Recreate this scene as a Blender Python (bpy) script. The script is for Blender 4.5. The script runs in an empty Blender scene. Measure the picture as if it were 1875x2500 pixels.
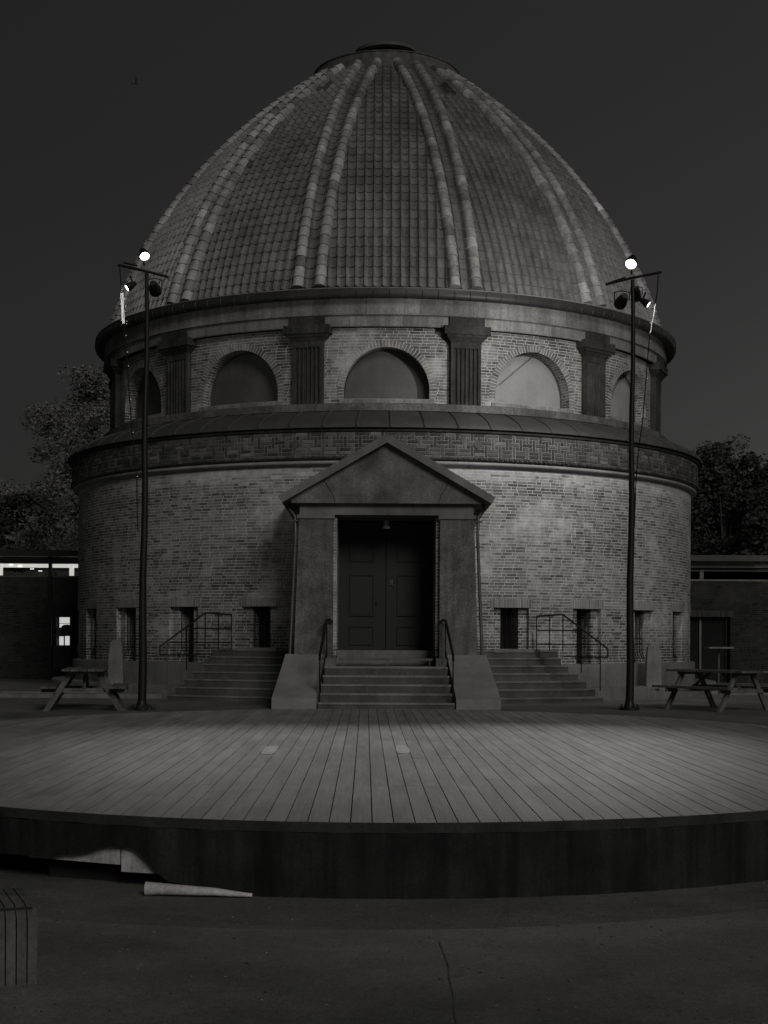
import bpy, math, random
from math import sin, cos, pi, radians, floor, sqrt
random.seed(7)

# ------------------------------------------------------------------ camera, sky, light
scene = bpy.context.scene
D0, YAW, EYE = 39.5, radians(0.7), 1.30
CAMX, CAMY = -D0*sin(YAW), -D0*cos(YAW)
cam_d = bpy.data.cameras.new('camera')
cam = bpy.data.objects.new('camera', cam_d)
scene.collection.objects.link(cam)
scene.camera = cam
cam.location = (CAMX, CAMY, EYE)
cam.rotation_mode = 'XYZ'
from mathutils import Matrix, Vector
cam.matrix_world = (Matrix.Translation((CAMX, CAMY, EYE)) @ Matrix.Rotation(-YAW, 4, 'Z')
                    @ Matrix.Rotation(pi/2, 4, 'X') @ Matrix.Rotation(radians(0.3), 4, 'Z'))
cam_d.sensor_fit = 'HORIZONTAL'
cam_d.sensor_width = 36
cam_d.lens = 36*3663/1875
cam_d.shift_y = 307/1875
cam_d.shift_x = 0.0
cam_d.clip_end = 3000

w = bpy.data.worlds.new('World'); scene.world = w
w.use_nodes = True
nt = w.node_tree
bg = nt.nodes['Background']
sky = nt.nodes.new('ShaderNodeTexSky')
sky.sky_type = 'NISHITA'; sky.sun_disc = False
SUN_EL, SUN_ROT = radians(1.0), radians(54)
sky.sun_elevation = SUN_EL; sky.sun_rotation = SUN_ROT
sky.air_density = 1.0; sky.dust_density = 2.5; sky.ozone_density = 1.0
hs = nt.nodes.new('ShaderNodeHueSaturation')
hs.inputs['Saturation'].default_value = 0.04
nt.links.new(sky.outputs[0], hs.inputs['Color'])
nt.links.new(hs.outputs[0], bg.inputs['Color'])
bg.inputs['Strength'].default_value = 0.0265

sun_d = bpy.data.lights.new('sun', 'SUN')
sun = bpy.data.objects.new('sun', sun_d); scene.collection.objects.link(sun)
sun_d.energy = 0.78; sun_d.angle = radians(20); sun_d.color = (1, .98, .95)
# soft evening light from behind the camera's right shoulder
dv = Vector((-0.33, 0.87, -0.46)); sun.rotation_mode = 'QUATERNION'
sun.rotation_quaternion = dv.to_track_quat('-Z', 'Y')

scene.view_settings.view_transform = 'Standard'
scene.view_settings.look = 'None'
scene.view_settings.exposure = 0
scene.view_settings.gamma = 1

col = scene.collection

def world(lat, dep, z=0.0):
    """metres to the right of and in front of the camera -> world"""
    return (CAMX + lat*cos(YAW) + dep*sin(YAW), CAMY - lat*sin(YAW) + dep*cos(YAW), z)

# ------------------------------------------------------------------ mesh helpers
def cyl(phi, r, z):
    return (r*sin(phi), -r*cos(phi), z)

class MB:
    def __init__(s):
        s.v = []; s.f = []; s.uv = []; s.t = []
    def vert(s, p):
        s.v.append(tuple(p)); return len(s.v)-1
    def face(s, idx, uv=None, tone=0.5):
        s.f.append(tuple(idx))
        if uv is None: uv = [(0, 0)]*len(idx)
        s.uv.append(uv); s.t.append(tone)
    def poly(s, pts, uv=None, tone=0.5):
        s.face([s.vert(p) for p in pts], uv, tone)
    def box(s, x0, x1, y0, y1, z0, z1, M=None, tone=0.5):
        c = [(x0,y0,z0),(x1,y0,z0),(x1,y1,z0),(x0,y1,z0),(x0,y0,z1),(x1,y0,z1),(x1,y1,z1),(x0,y1,z1)]
        s.hexa(c, M, tone)
    def hexa(s, c, M=None, tone=0.5):
        if M is not None: c = [tuple(M @ Vector(p)) for p in c]
        i = [s.vert(p) for p in c]
        for q in ((0,3,2,1),(4,5,6,7),(0,1,5,4),(1,2,6,5),(2,3,7,6),(3,0,4,7)):
            a, b, d = Vector(c[q[0]]), Vector(c[q[1]]), Vector(c[q[3]])
            lu, lv = (b-a).length, (d-a).length
            s.face([i[k] for k in q], [(0,0),(lu,0),(lu,lv),(0,lv)], tone)
    def tube(s, pts, r, n=8, caps=True, r2=None, tone=0.5):
        pts = [Vector(p) for p in pts]
        m = len(pts)
        rings = []
        up = None
        for k, p in enumerate(pts):
            d = (pts[min(k+1, m-1)] - pts[max(k-1, 0)]).normalized()
            if up is None:
                up = Vector((0,0,1)) if abs(d.z) < .9 else Vector((1,0,0))
            a = d.cross(up).normalized(); b = a.cross(d).normalized(); up = b
            rr = r if r2 is None else r + (r2-r)*k/max(1, m-1)
            rings.append([s.vert(p + a*cos(2*pi*j/n)*rr + b*sin(2*pi*j/n)*rr) for j in range(n)])
        for k in range(m-1):
            for j in range(n):
                j2 = (j+1) % n
                s.face((rings[k][j], rings[k][j2], rings[k+1][j2], rings[k+1][j]), None, tone)
        if caps:
            s.face(rings[0][::-1], None, tone); s.face(rings[-1], None, tone)
    def lathe(s, prof, a0=0, a1=2*pi, n=96, c=(0,0,0), uscale=None, tone=0.5, axis=None):
        """prof: list of (r, z); counter-clockwise seen from the right = outward"""
        closed = abs(a1-a0-2*pi) < 1e-6
        cnt = n if closed else n+1
        ids = []
        for k in range(cnt):
            a = a0 + (a1-a0)*k/n
            row = []
            for r, z in prof:
                p = Vector((r*sin(a), -r*cos(a), z))
                if axis is not None: p = axis @ p
                row.append(s.vert((p.x+c[0], p.y+c[1], p.z+c[2])))
            ids.append(row)
        L = [0]
        for q in range(1, len(prof)):
            L.append(L[-1] + math.hypot(prof[q][0]-prof[q-1][0], prof[q][1]-prof[q-1][1]))
        R = uscale or max(p[0] for p in prof)
        for k in range(n):
            k2 = (k+1) % cnt
            u0, u1 = R*(a0+(a1-a0)*k/n), R*(a0+(a1-a0)*(k+1)/n)
            for q in range(len(prof)-1):
                s.face((ids[k][q], ids[k2][q], ids[k2][q+1], ids[k][q+1]),
                       [(u0,L[q]),(u1,L[q]),(u1,L[q+1]),(u0,L[q+1])], tone)
    def build(s, name, mat, parent=None, smooth=None):
        me = bpy.data.meshes.new(name)
        me.from_pydata(s.v, [], s.f)
        ul = me.uv_layers.new(name='UVMap')
        flat = [c for f in s.uv for u in f for c in u]
        ul.data.foreach_set('uv', flat)
        at = me.attributes.new('tone', 'FLOAT', 'FACE')
        at.data.foreach_set('value', s.t)
        me.materials.append(mat)
        if smooth is not None:
            me.polygons.foreach_set('use_smooth', [True]*len(me.polygons))
            me.set_sharp_from_angle(angle=radians(smooth))
        me.update()
        o = bpy.data.objects.new(name, me); col.objects.link(o)
        if parent is not None: o.parent = parent
        return o

def thing(name, label, cat, loc=(0,0,0), rz=0, group=None):
    o = bpy.data.objects.new(name, None); col.objects.link(o)
    o.empty_display_size = .2
    o.location = loc; o.rotation_euler = (0,0,rz)
    o['label'] = label; o['category'] = cat
    if group: o['group'] = group
    return o
def tag(o, label, cat, group=None, kind=None):
    if kind: o['kind'] = kind
    if label: o['label'] = label
    if cat: o['category'] = cat
    if group: o['group'] = group
    return o

# ------------------------------------------------------------------ materials
def g3(v, warm=0.012):
    return (v*(1+warm), v, v*(1-warm*1.6), 1)
def new_mat(name):
    m = bpy.data.materials.new(name); m.use_nodes = True
    return m, m.node_tree, m.node_tree.nodes['Principled BSDF']
class N:
    """tiny node-building helper"""
    def __init__(s, nt): s.nt = nt
    def n(s, t, **k):
        x = s.nt.nodes.new(t)
        for a, b in k.items(): setattr(x, a, b)
        return x
    def l(s, a, b): s.nt.links.new(a, b)
    def m(s, op, a, b=None, c=None):
        x = s.nt.nodes.new('ShaderNodeMath'); x.operation = op
        for i, v in enumerate((a, b, c)):
            if v is None: continue
            if isinstance(v, (int, float)): x.inputs[i].default_value = v
            else: s.l(v, x.inputs[i])
        return x.outputs[0]
    def noise(s, vec, scale, detail=4, rough=.55, out='Fac'):
        x = s.nt.nodes.new('ShaderNodeTexNoise')
        x.inputs['Scale'].default_value = scale; x.inputs['Detail'].default_value = detail
        x.inputs['Roughness'].default_value = rough
        if vec is not None: s.l(vec, x.inputs['Vector'])
        return x.outputs[out]
    def mapr(s, v, a, b, c, d, clamp=True):
        x = s.nt.nodes.new('ShaderNodeMapRange'); x.clamp = clamp
        for i, q in zip((1,2,3,4), (a,b,c,d)): x.inputs[i].default_value = q
        s.l(v, x.inputs[0]); return x.outputs[0]
    def scale(s, vec, xyz):
        x = s.nt.nodes.new('ShaderNodeVectorMath'); x.operation = 'MULTIPLY'
        s.l(vec, x.inputs[0]); x.inputs[1].default_value = xyz; return x.outputs[0]
    def grey(s, val, tint=(1.012, 1.0, .98)):
        x = s.nt.nodes.new('ShaderNodeCombineColor')
        for i in range(3): s.l(s.m('MULTIPLY', val, tint[i]), x.inputs[i])
        return x.outputs[0]
    def bump(s, h, strength, dist, bsdf):
        x = s.nt.nodes.new('ShaderNodeBump')
        x.inputs['Strength'].default_value = strength; x.inputs['Distance'].default_value = dist
        s.l(h, x.inputs['Height']); s.l(x.outputs[0], bsdf.inputs['Normal'])

def rough_mat(name, base, lo=.7, hi=1.3, scale=2.0, fine=25, rough=.85, bump=.3, bdist=.01,
              streak=0, metallic=0, tone=0, spec=.3):
    """mottled matte surface: large stains, fine grain, optional vertical run marks and per-piece tone"""
    m, nt, b = new_mat(name); q = N(nt)
    tc = q.n('ShaderNodeTexCoord').outputs['Object']
    big = q.mapr(q.noise(tc, scale, 5, .6), .3, .7, lo, hi)
    fin = q.mapr(q.noise(tc, fine, 3, .7), .3, .7, 1-(hi-lo)*.35, 1+(hi-lo)*.35)
    v = q.m('MULTIPLY', big, fin)
    if streak:
        st = q.noise(q.scale(tc, (7, 7, .55)), 1.0, 4, .65)
        v = q.m('MULTIPLY', v, q.mapr(st, .35, .65, 1-streak, 1+streak*.6))
    if tone:
        at = q.n('ShaderNodeAttribute', attribute_name='tone')
        v = q.m('MULTIPLY', v, q.mapr(at.outputs['Fac'], 0, 1, 1-tone, 1+tone, False))
    v = q.m('MULTIPLY', v, base)
    q.l(q.grey(v), b.inputs['Base Color'])
    b.inputs['Roughness'].default_value = rough
    b.inputs['Metallic'].default_value = metallic
    b.inputs['Specular IOR Level'].default_value = spec
    if bump: q.bump(q.noise(tc, fine, 4, .7), bump, bdist, b)
    return m

def brick_mat(name, dark, light, mortar, rh=.064, period=.59, stops=(.4,.8), stain=.35, mw=.0072, offs=.5, base=None):
    m, nt, b = new_mat(name); q = N(nt)
    uvn = q.n('ShaderNodeUVMap').outputs['UV']
    sep = q.n('ShaderNodeSeparateXYZ'); q.l(uvn, sep.inputs[0])
    u, v = sep.outputs[0], sep.outputs[1]
    row = q.m('FLOOR', q.m('DIVIDE', v, rh)); fv = q.m('FRACT', q.m('DIVIDE', v, rh))
    wn = q.n('ShaderNodeTexWhiteNoise', noise_dimensions='1D'); q.l(row, wn.inputs['W'])
    x = q.m('ADD', q.m('DIVIDE', u, period), q.m('ADD', q.m('MULTIPLY', row, offs), q.m('MULTIPLY', wn.outputs[0], .22)))
    cell = q.m('FLOOR', x); fx = q.m('FRACT', x)
    if stops:
        a, c = stops
        i1 = q.m('GREATER_THAN', fx, a); i2 = q.m('GREATER_THAN', fx, c)
        idx = q.m('ADD', i1, i2)
        start = q.m('ADD', q.m('MULTIPLY', i1, a), q.m('MULTIPLY', i2, c-a))
        end = q.m('ADD', q.m('ADD', q.m('MULTIPLY', i1, c-a), a), q.m('MULTIPLY', i2, 1-c))
        dx = q.m('MINIMUM', q.m('SUBTRACT', fx, start), q.m('SUBTRACT', end, fx))
    else:
        idx = q.m('MULTIPLY', fx, 0); dx = q.m('MINIMUM', fx, q.m('SUBTRACT', 1.0, fx))
    dx = q.m('MULTIPLY', dx, period)
    dy = q.m('MULTIPLY', q.m('MINIMUM', fv, q.m('SUBTRACT', 1.0, fv)), rh)
    d = q.m('MINIMUM', dx, dy)
    tc = q.n('ShaderNodeTexCoord').outputs['Object']
    wob = q.mapr(q.noise(tc, 9, 2), .3, .7, mw*.6, mw*1.35)
    mask = q.m('SUBTRACT', 1.0, q.m('SMOOTH_MIN', q.m('DIVIDE', d, wob), 1.0, .3))
    mask = q.m('MAXIMUM', q.m('MINIMUM', q.m('MULTIPLY', mask, 2.2), 1.0), 0.0)
    comb = q.n('ShaderNodeCombineXYZ'); q.l(cell, comb.inputs[0]); q.l(row, comb.inputs[1]); q.l(idx, comb.inputs[2])
    w3 = q.n('ShaderNodeTexWhiteNoise', noise_dimensions='3D'); q.l(comb.outputs[0], w3.inputs['Vector'])
    rnd = w3.outputs['Value']
    # clusters of dark bricks
    clus = q.mapr(q.noise(comb.outputs[0], .13, 3, .6), .38, .62, -.25, .25)
    val = q.m('POWER', q.m('MINIMUM', q.m('MAXIMUM', q.m('ADD', rnd, clus), .0), 1.0), .8)
    bv = q.mapr(val, 0, 1, dark, light)
    bv = q.m('MULTIPLY', bv, q.mapr(q.noise(tc, 40, 3, .7), .3, .7, .82, 1.18))
    # noise-shaped soot patches, and pale patches blended towards the mortar tone
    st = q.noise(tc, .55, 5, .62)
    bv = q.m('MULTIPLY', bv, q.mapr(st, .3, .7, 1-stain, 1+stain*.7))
    pale_amt = q.mapr(q.noise(tc, .9, 5, .62), .52, .66, 0, .62)
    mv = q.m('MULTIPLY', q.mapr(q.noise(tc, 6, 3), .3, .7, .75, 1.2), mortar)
    bv = q.m('ADD', bv, q.m('MULTIPLY', pale_amt, q.m('SUBTRACT', mv, bv)))
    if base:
        # splash-back dirt on the lowest courses and a paler tone on the top ones, both brick by brick
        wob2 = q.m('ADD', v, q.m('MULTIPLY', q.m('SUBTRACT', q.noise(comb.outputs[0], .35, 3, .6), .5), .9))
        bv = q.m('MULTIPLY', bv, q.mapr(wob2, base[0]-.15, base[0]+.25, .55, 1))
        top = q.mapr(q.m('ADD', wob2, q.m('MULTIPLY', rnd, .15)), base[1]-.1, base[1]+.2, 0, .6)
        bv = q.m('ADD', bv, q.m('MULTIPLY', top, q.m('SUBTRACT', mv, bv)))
    mix = q.n('ShaderNodeMix'); q.l(mask, mix.inputs[0]); q.l(bv, mix.inputs[2]); q.l(mv, mix.inputs[3])
    q.l(q.grey(mix.outputs[0]), b.inputs['Base Color'])
    b.inputs['Roughness'].default_value = .88; b.inputs['Specular IOR Level'].default_value = .2
    hgt = q.m('SUBTRACT', q.m('MULTIPLY', q.noise(tc, 60, 3), .3), mask)
    q.bump(hgt, .5, .006, b)
    return m

def emis(name, c, s):
    m, nt, b = new_mat(name)
    b.inputs['Base Color'].default_value = (.6,.6,.58,1)
    b.inputs['Emission Color'].default_value = c; b.inputs['Emission Strength'].default_value = s
    return m
def plain(name, v, rough=.6, metallic=0, spec=.4):
    return rough_mat(name, v, .85, 1.15, 3, 40, rough, .1, .003, 0, metallic, 0, spec)

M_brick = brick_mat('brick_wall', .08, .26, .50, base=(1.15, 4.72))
M_brick_up = brick_mat('drum_brick', .06, .20, .45)
M_soldier = brick_mat('soldier_brick', .14, .27, .37, rh=.19, period=.066, stops=None, stain=.2, offs=0)
M_vouss = brick_mat('voussoir_brick', .09, .20, .45, rh=.068, period=.6, stops=None, stain=.2, offs=0)
M_bandb = rough_mat('frieze_brick', .07, .75, 1.25, 3, 40, .8, .3, .004, 0, 0, .55)
M_mortar = rough_mat('pale_mortar', .27, .8, 1.15, 3, 30, .95, .2, .004)
M_stone = rough_mat('sandstone', .20, .62, 1.3, 1.1, 18, .88, .4, .008, .28)
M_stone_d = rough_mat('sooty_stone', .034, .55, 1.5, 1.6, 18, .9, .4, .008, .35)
M_granite = rough_mat('granite', .165, .65, 1.35, 1.5, 45, .85, .3, .004, .12)
M_step = rough_mat('worn_granite_steps', .125, .6, 1.4, 1.7, 45, .85, .3, .004, .10, 0, .45)
M_plinth = rough_mat('cement_plinth', .15, .65, 1.3, 1.0, 30, .9, .3, .005, .15)
M_tile = rough_mat('clay_pantile', .172, .68, 1.25, .9, 22, .5, .3, .006, .25, 0, .16, .5)
M_rib = rough_mat('clay_ridge_tile', .33, .6, 1.35, 1.2, 22, .6, .3, .006, .2, 0, .38, .45)
M_copper = rough_mat('weathered_copper', .055, .8, 1.2, 1.2, 20, .75, .1, .004, .12, .2, .15, .4)
M_zinc = rough_mat('dull_zinc', .04, .75, 1.25, 1.5, 20, .5, .1, .004, .15, .3, 0, .4)
M_panel = rough_mat('shaded_blind_panel', .075, .75, 1.2, 1.3, 30, .6, .08, .003, .1, 0, 0, .4)  # same panel, darker colour for the bays outside the lamplight
M_panel_lit = rough_mat('lit_blind_panel', .26, .85, 1.12, 1.5, 30, .6, .05, .003, .05, 0, 0, .3)  # same panel, lamplight put into its brighter colour
M_frame = plain('dark_frame', .06)
M_door = plain('black_stained_door', .016, .55)
M_iron = plain('black_iron', .016, .5, .3)
M_galv = rough_mat('galvanised_steel', .13, .8, 1.2, 3, 30, .5, .1, .003, 0, .5)
M_glass = plain('dark_glass', .012, .15, 0, .6)
M_wood = rough_mat('weathered_timber', .125, .6, 1.3, 2.5, 45, .8, .3, .004, .3, 0, .3)
M_black = plain('black_fabric_skirt', .02, .9)
M_pale = rough_mat('pale_concrete', .55, .6, 1.3, 3, 30, .9, .3, .004, .1)
M_leaf = rough_mat('leaves', .17, .7, 1.3, .5, 5, .8, 0, .01, 0, 0, .4, .15)
M_leafd = rough_mat('dark_leaves', .05, .7, 1.3, .5, 5, .8, 0, .01, 0, 0, .4, .15)
M_bark = rough_mat('bark', .06, .6, 1.4, 2, 12, .95, .5, .03)
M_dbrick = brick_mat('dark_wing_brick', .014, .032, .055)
M_soffit = plain('pale_soffit', .3, .8)
M_lens = emis('lamp_lens', (1, .985, .95, 1), 6.0)
M_lit_strand = emis('lit_cable', (1, .985, .95, 1), .8)  # white cable; emission stands in for lamplight falling on it
M_spark = emis('fairy_bulb', (1, .985, .95, 1), .9)
M_room = emis('lit_room', (1, .985, .93, 1), .55)
M_tubelight = emis('tube_light', (1, 1, .97, 1), 1.6)
M_soil = rough_mat('soil', .05, .6, 1.4, 3, 40, .95, .5, .02)

# deck timber: grain runs along each plank, tone per plank
def deck_mat():
    m, nt, b = new_mat('weathered_deck_boards'); q = N(nt)
    tc = q.n('ShaderNodeTexCoord').outputs['Object']
    at = q.n('ShaderNodeAttribute', attribute_name='tone').outputs['Fac']
    big = q.mapr(q.noise(tc, .5, 4, .6), .3, .7, .82, 1.15)
    grain = q.mapr(q.noise(q.scale(tc, (60, 1.2, 1)), 1, 5, .7), .3, .7, .72, 1.2)
    worn = q.mapr(q.noise(q.scale(tc, (5, .55, 1)), 1, 5, .62), .32, .68, .78, 1.22)
    grain = q.m('MULTIPLY', grain, worn)
    spots = q.mapr(q.noise(tc, 14, 4, .7), .62, .75, 1, .72)
    v = q.m('MULTIPLY', q.m('MULTIPLY', big, grain), q.m('MULTIPLY', spots, q.mapr(at, 0, 1, .84, 1.12)))
    q.l(q.grey(q.m('MULTIPLY', v, .31)), b.inputs['Base Color'])
    b.inputs['Roughness'].default_value = .62; b.inputs['Specular IOR Level'].default_value = .45
    q.bump(q.noise(q.scale(tc, (120, 3, 1)), 1, 3, .7), .25, .003, b)
    return m
M_deck = deck_mat()
def ground_mat(name, base):
    m, nt, b = new_mat(name); q = N(nt)
    tc = q.n('ShaderNodeTexCoord').outputs['Object']
    big = q.mapr(q.noise(tc, .45, 6, .65), .3, .7, .6, 1.35)
    mid = q.mapr(q.noise(tc, 2.3, 5, .65), .3, .7, .85, 1.15)
    fin = q.m('MULTIPLY', q.mapr(q.noise(tc, 70, 2, .8), .3, .7, .6, 1.45), q.mapr(q.noise(tc, 18, 3, .8), .3, .7, .85, 1.18))
    # cracks
    vor = q.n('ShaderNodeTexVoronoi', feature='DISTANCE_TO_EDGE'); vor.inputs['Scale'].default_value = .28
    wv = q.n('ShaderNodeVectorMath', operation='ADD'); q.l(tc, wv.inputs[0])
    q.l(q.scale(q.noise(tc, 2.5, 3, .6, 'Color'), (.6,.6,0)), wv.inputs[1]); q.l(wv.outputs[0], vor.inputs['Vector'])
    crack = q.mapr(vor.outputs['Distance'], 0, .003, .75, 1)
    v = q.m('MULTIPLY', q.m('MULTIPLY', big, mid), q.m('MULTIPLY', fin, crack))
    q.l(q.grey(q.m('MULTIPLY', v, base)), b.inputs['Base Color'])
    b.inputs['Roughness'].default_value = .85; b.inputs['Specular IOR Level'].default_value = .3
    q.bump(q.noise(tc, 70, 4, .8), .5, .006, b)
    return m
M_asph = ground_mat('old_asphalt', .125)

# ------------------------------------------------------------------ ground
DC = world(-0.05, 19.0)          # deck centre
gb = MB()
def gz(y_dep, lat):
    # lower yard near the camera, ramping up to the terrace round the rotunda
    t = min(1, max(0, (y_dep-15.5)/6.0)); t = t*t*(3-2*t)
    return -.54 + (.54-.035)*t
xs = [-400,-120,-40,-20,-12,-8,-5,-2,0,2,5,8,12,20,40,120,400]
ys = [-60,-10,0,4,8,12,15.5,16.5,17.5,18.5,19.5,20.5,21.5,26,34,50,80,200,900]
gi = [[gb.vert(world(x, y, gz(y, x))) for x in xs] for y in ys]
for j in range(len(ys)-1):
    for i in range(len(xs)-1):
        gb.face((gi[j][i], gi[j][i+1], gi[j+1][i+1], gi[j+1][i]))
g = gb.build('ground', M_asph, None, 60); g['kind'] = 'structure'

# ------------------------------------------------------------------ stage deck
deck = thing('stage_deck', 'large oval raised timber stage with long planks and dark skirt in front of the rotunda', 'stage', (DC[0], DC[1], 0))
A, B, PW = 8.42, 6.55, .1525
def half(x):
    t = 1-(x/B)**2
    return A*sqrt(t) if t > 0 else 0
db = MB()
k = 0
x = -B+.02
while x < B:
    x1 = min(x+PW-.009, B-.001)
    # each line of decking is made of several boards butted end to end
    ya, yb = -half(x), half(x)
    yc, yd = -half(x1), half(x1)
    cuts = []
    rows = [-5.8, -2.85, .1, 2.6, 5.6]
    if random.random() < .62: cuts = [c_ + random.choice((0, 0, 0, -.6, .6)) for c_ in rows]
    else: cuts = [random.uniform(-7, -3), random.uniform(-1, 3)]
    lo0, lo1 = ya, yc
    for cy in cuts + [99]:
        e0, e1 = min(cy, yb), min(cy, yd)
        if e0 <= lo0 + .02 and e1 <= lo1 + .02: continue
        dz = random.uniform(-.0012, .0012)
        t = min(1.1, max(-.1, random.gauss(.45+.18*sin(2.1*(lo0+e0)*.35), .24)))
        db.hexa([(x,lo0,-.03),(x1,lo1,-.03),(x1,e1-.003,-.03),(x,e0-.003,-.03),
                 (x,lo0,dz),(x1,lo1,dz),(x1,e1-.003,dz),(x,e0-.003,dz)], None, t)
        lo0, lo1 = max(cy, ya), max(cy, yc)
        if cy > max(yb, yd): break
    x += PW
db.build('deck_boards', M_deck, deck)
# supporting sheet under the boards, rim board and fabric skirt
rb = MB(); n = 160
for k in range(n):
    a0, a1 = 2*pi*k/n, 2*pi*(k+1)/n
    p0 = ((B-.01)*sin(a0), -(A-.01)*cos(a0)); p1 = ((B-.01)*sin(a1), -(A-.01)*cos(a1))
    rb.poly([(0,0,-.034), (p1[0],p1[1],-.034), (p0[0],p0[1],-.034)])
rb.build('underlay', M_black, deck)
rb = MB()
def rim(s, a): return ((B+s)*sin(a), -(A+s)*cos(a))
for k in range(n):
    a0, a1 = 2*pi*k/n, 2*pi*(k+1)/n
    o0, o1, i0, i1 = rim(.018, a0), rim(.018, a1), rim(-.0, a0), rim(-.0, a1)
    zt, zb = -.004, -.075
    rb.poly([(*o0,zb),(*o1,zb),(*o1,zt),(*o0,zt)])
    rb.poly([(*o0,zt),(*o1,zt),(*i1,zt),(*i0,zt)])
    rb.poly([(*i0,zb),(*i1,zb),(*o1,zb),(*o0,zb)])
rb.build('rim_board', rough_mat('dark_rim', .032, .6, 1.4, 3, 40, .8), deck)
# skirt: hem lifted in a tent shape at the left, showing the footing behind it
M_skirt = rough_mat('stained_black_skirt', .017, .6, 1.5, 2, 40, .85, .15, .004, .6)
sb = MB()
HEM = [(-5.2,-.545),(-4.2,-.40),(-2.62,-.355),(-2.35,-.315),(-2.02,-.232),(-1.90,-.238),(-1.55,-.47),(-1.2,-.545)]
n = 620; prev = None
for k in range(n+1):
    a = -pi*.6 + 1.2*pi*k/n
    o = rim(.012+.006*sin(a*90), a)
    X = o[0]
    hem = -.545
    if o[1] < 0:
        for (q0, q1) in zip(HEM, HEM[1:]):
            if q0[0] <= X < q1[0]:
                t = (X-q0[0])/(q1[0]-q0[0]); t = t*t*(3-2*t); hem = q0[1]+(q1[1]-q0[1])*t
    zs = [-.075, -.075+(hem+.075)*.33, -.075+(hem+.075)*.66, hem]
    cur = [sb.vert((o[0]+.004*sin(a*170+j), o[1], z)) for j, z in enumerate(zs)]
    if prev:
        for j in range(3): sb.face((prev[j+1], cur[j+1], cur[j], prev[j]))
    prev = cur
sb.build('skirt', M_skirt, deck, 50)
for sx in (-4, -2.4, 0, 2.4, 4):
    jb = MB(); jb.box(sx-.06, sx+.06, -half(sx)+.6, -half(sx)+.72, -.535, -.036)
    jb.build('post', M_wood, deck)

# pale concrete footings and timber lying by the skirt
fb = thing('concrete_block', 'pale concrete slabs with a vertical joint showing under the lifted stage skirt', 'block', (DC[0], DC[1], 0))
def slab(xa, xb, za, zb, name):
    t = MB(); ya, yb = -half(xa)*(A-.06)/A, -half(xb)*(A-.06)/A
    t.hexa([(xa,ya,za),(xb,yb,za),(xb,yb+.3,za),(xa,ya+.3,za),(xa,ya,zb),(xb,yb,zb),(xb,yb+.3,zb),(xa,ya+.3,zb)]); return t.build(name, M_pale, fb)
slab(-2.72, -1.975, -.375, -.15, 'slab'); slab(-1.965, -1.50, -.425, -.15, 'slab')
t = MB(); t.hexa([(-2.6,-half(2.6)+.25,-.54),(-1.55,-half(1.55)+.25,-.54),(-1.55,-half(1.55)+.4,-.54),(-2.6,-half(2.6)+.4,-.54),
                  (-2.6,-half(2.6)+.25,-.43),(-1.55,-half(1.55)+.25,-.43),(-1.55,-half(1.55)+.4,-.43),(-2.6,-half(2.6)+.4,-.43)])
t.build('footing', M_black, fb)
p = world(-1.38, 10.60)
t = MB()
t.tube([(-.30,.05,.052),(-.2,.04,.052),(0,.0,.048),(.2,-.02,.042),(.33,-.03,.03),(.46,-.03,.02)], .05, 10, True, .014)
o = t.build('timber_log', M_pale, None, 50); o.location = (p[0], p[1], -.54+.0)
tag(o, 'pale stripped log lying at the foot of the stage skirt', 'log')
p = world(-1.58, 11.0)
t = MB(); t.box(-.07,.07,-.05,.05,.10,.27); t.box(-.05,.05,-.04,.04,0,.1)
o = t.build('small_box', plain('grey_box_paint', .05), None); o.location = (p[0], p[1], -.54)
tag(o, 'small grey box standing just behind the pale log', 'box')
# pale patches on the deck, each one plank wide
def patch(lat, dep, label, dxl):
    c = world(lat, dep)
    # snap to plank
    kx = floor((c[0]-DC[0]+B-.02)/PW)
    px = DC[0] - B + .02 + kx*PW + (PW-.007)/2
    pb = MB(); pts = []
    hw, hl = .076, .62
    for i in range(20):
        a = 2*pi*i/20
        ex = math.copysign(abs(cos(a))**.45, cos(a))*hw; ey = math.copysign(abs(sin(a))**.45, sin(a))*hl
        pts.append((ex+dxl*(random.random()-.5)*.01, ey+random.uniform(-.03,.03)))
    top = [pb.vert((q[0], q[1], .006)) for q in pts]; bot = [pb.vert((q[0], q[1], .0025)) for q in pts]
    pb.face(top)
    for i in range(20): pb.face((bot[i], bot[(i+1)%20], top[(i+1)%20], top[i]))
    o = pb.build('deck_patch', rough_mat('worn_pale_tape', .6, .7, 1.2, 6, 60, .8), None)
    o.location = (px, c[1], 0)
    tag(o, label, 'patch', 'pale patches on the stage boards')
patch(-1.37, 17.25, 'pale worn strip taped along a board, left one of two on the stage', 1)
patch(.17, 17.45, 'pale rounded strip taped along a board, near the middle of the stage', 1)

# ------------------------------------------------------------------ rotunda
rot = thing('domed_rotunda', 'round brick rotunda with a tall ribbed tile dome, arched windows and a stone portico', 'building', (0,0,0), -radians(.46))
NB = 13; BAY = 2*pi/NB
RW = 7.90
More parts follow.
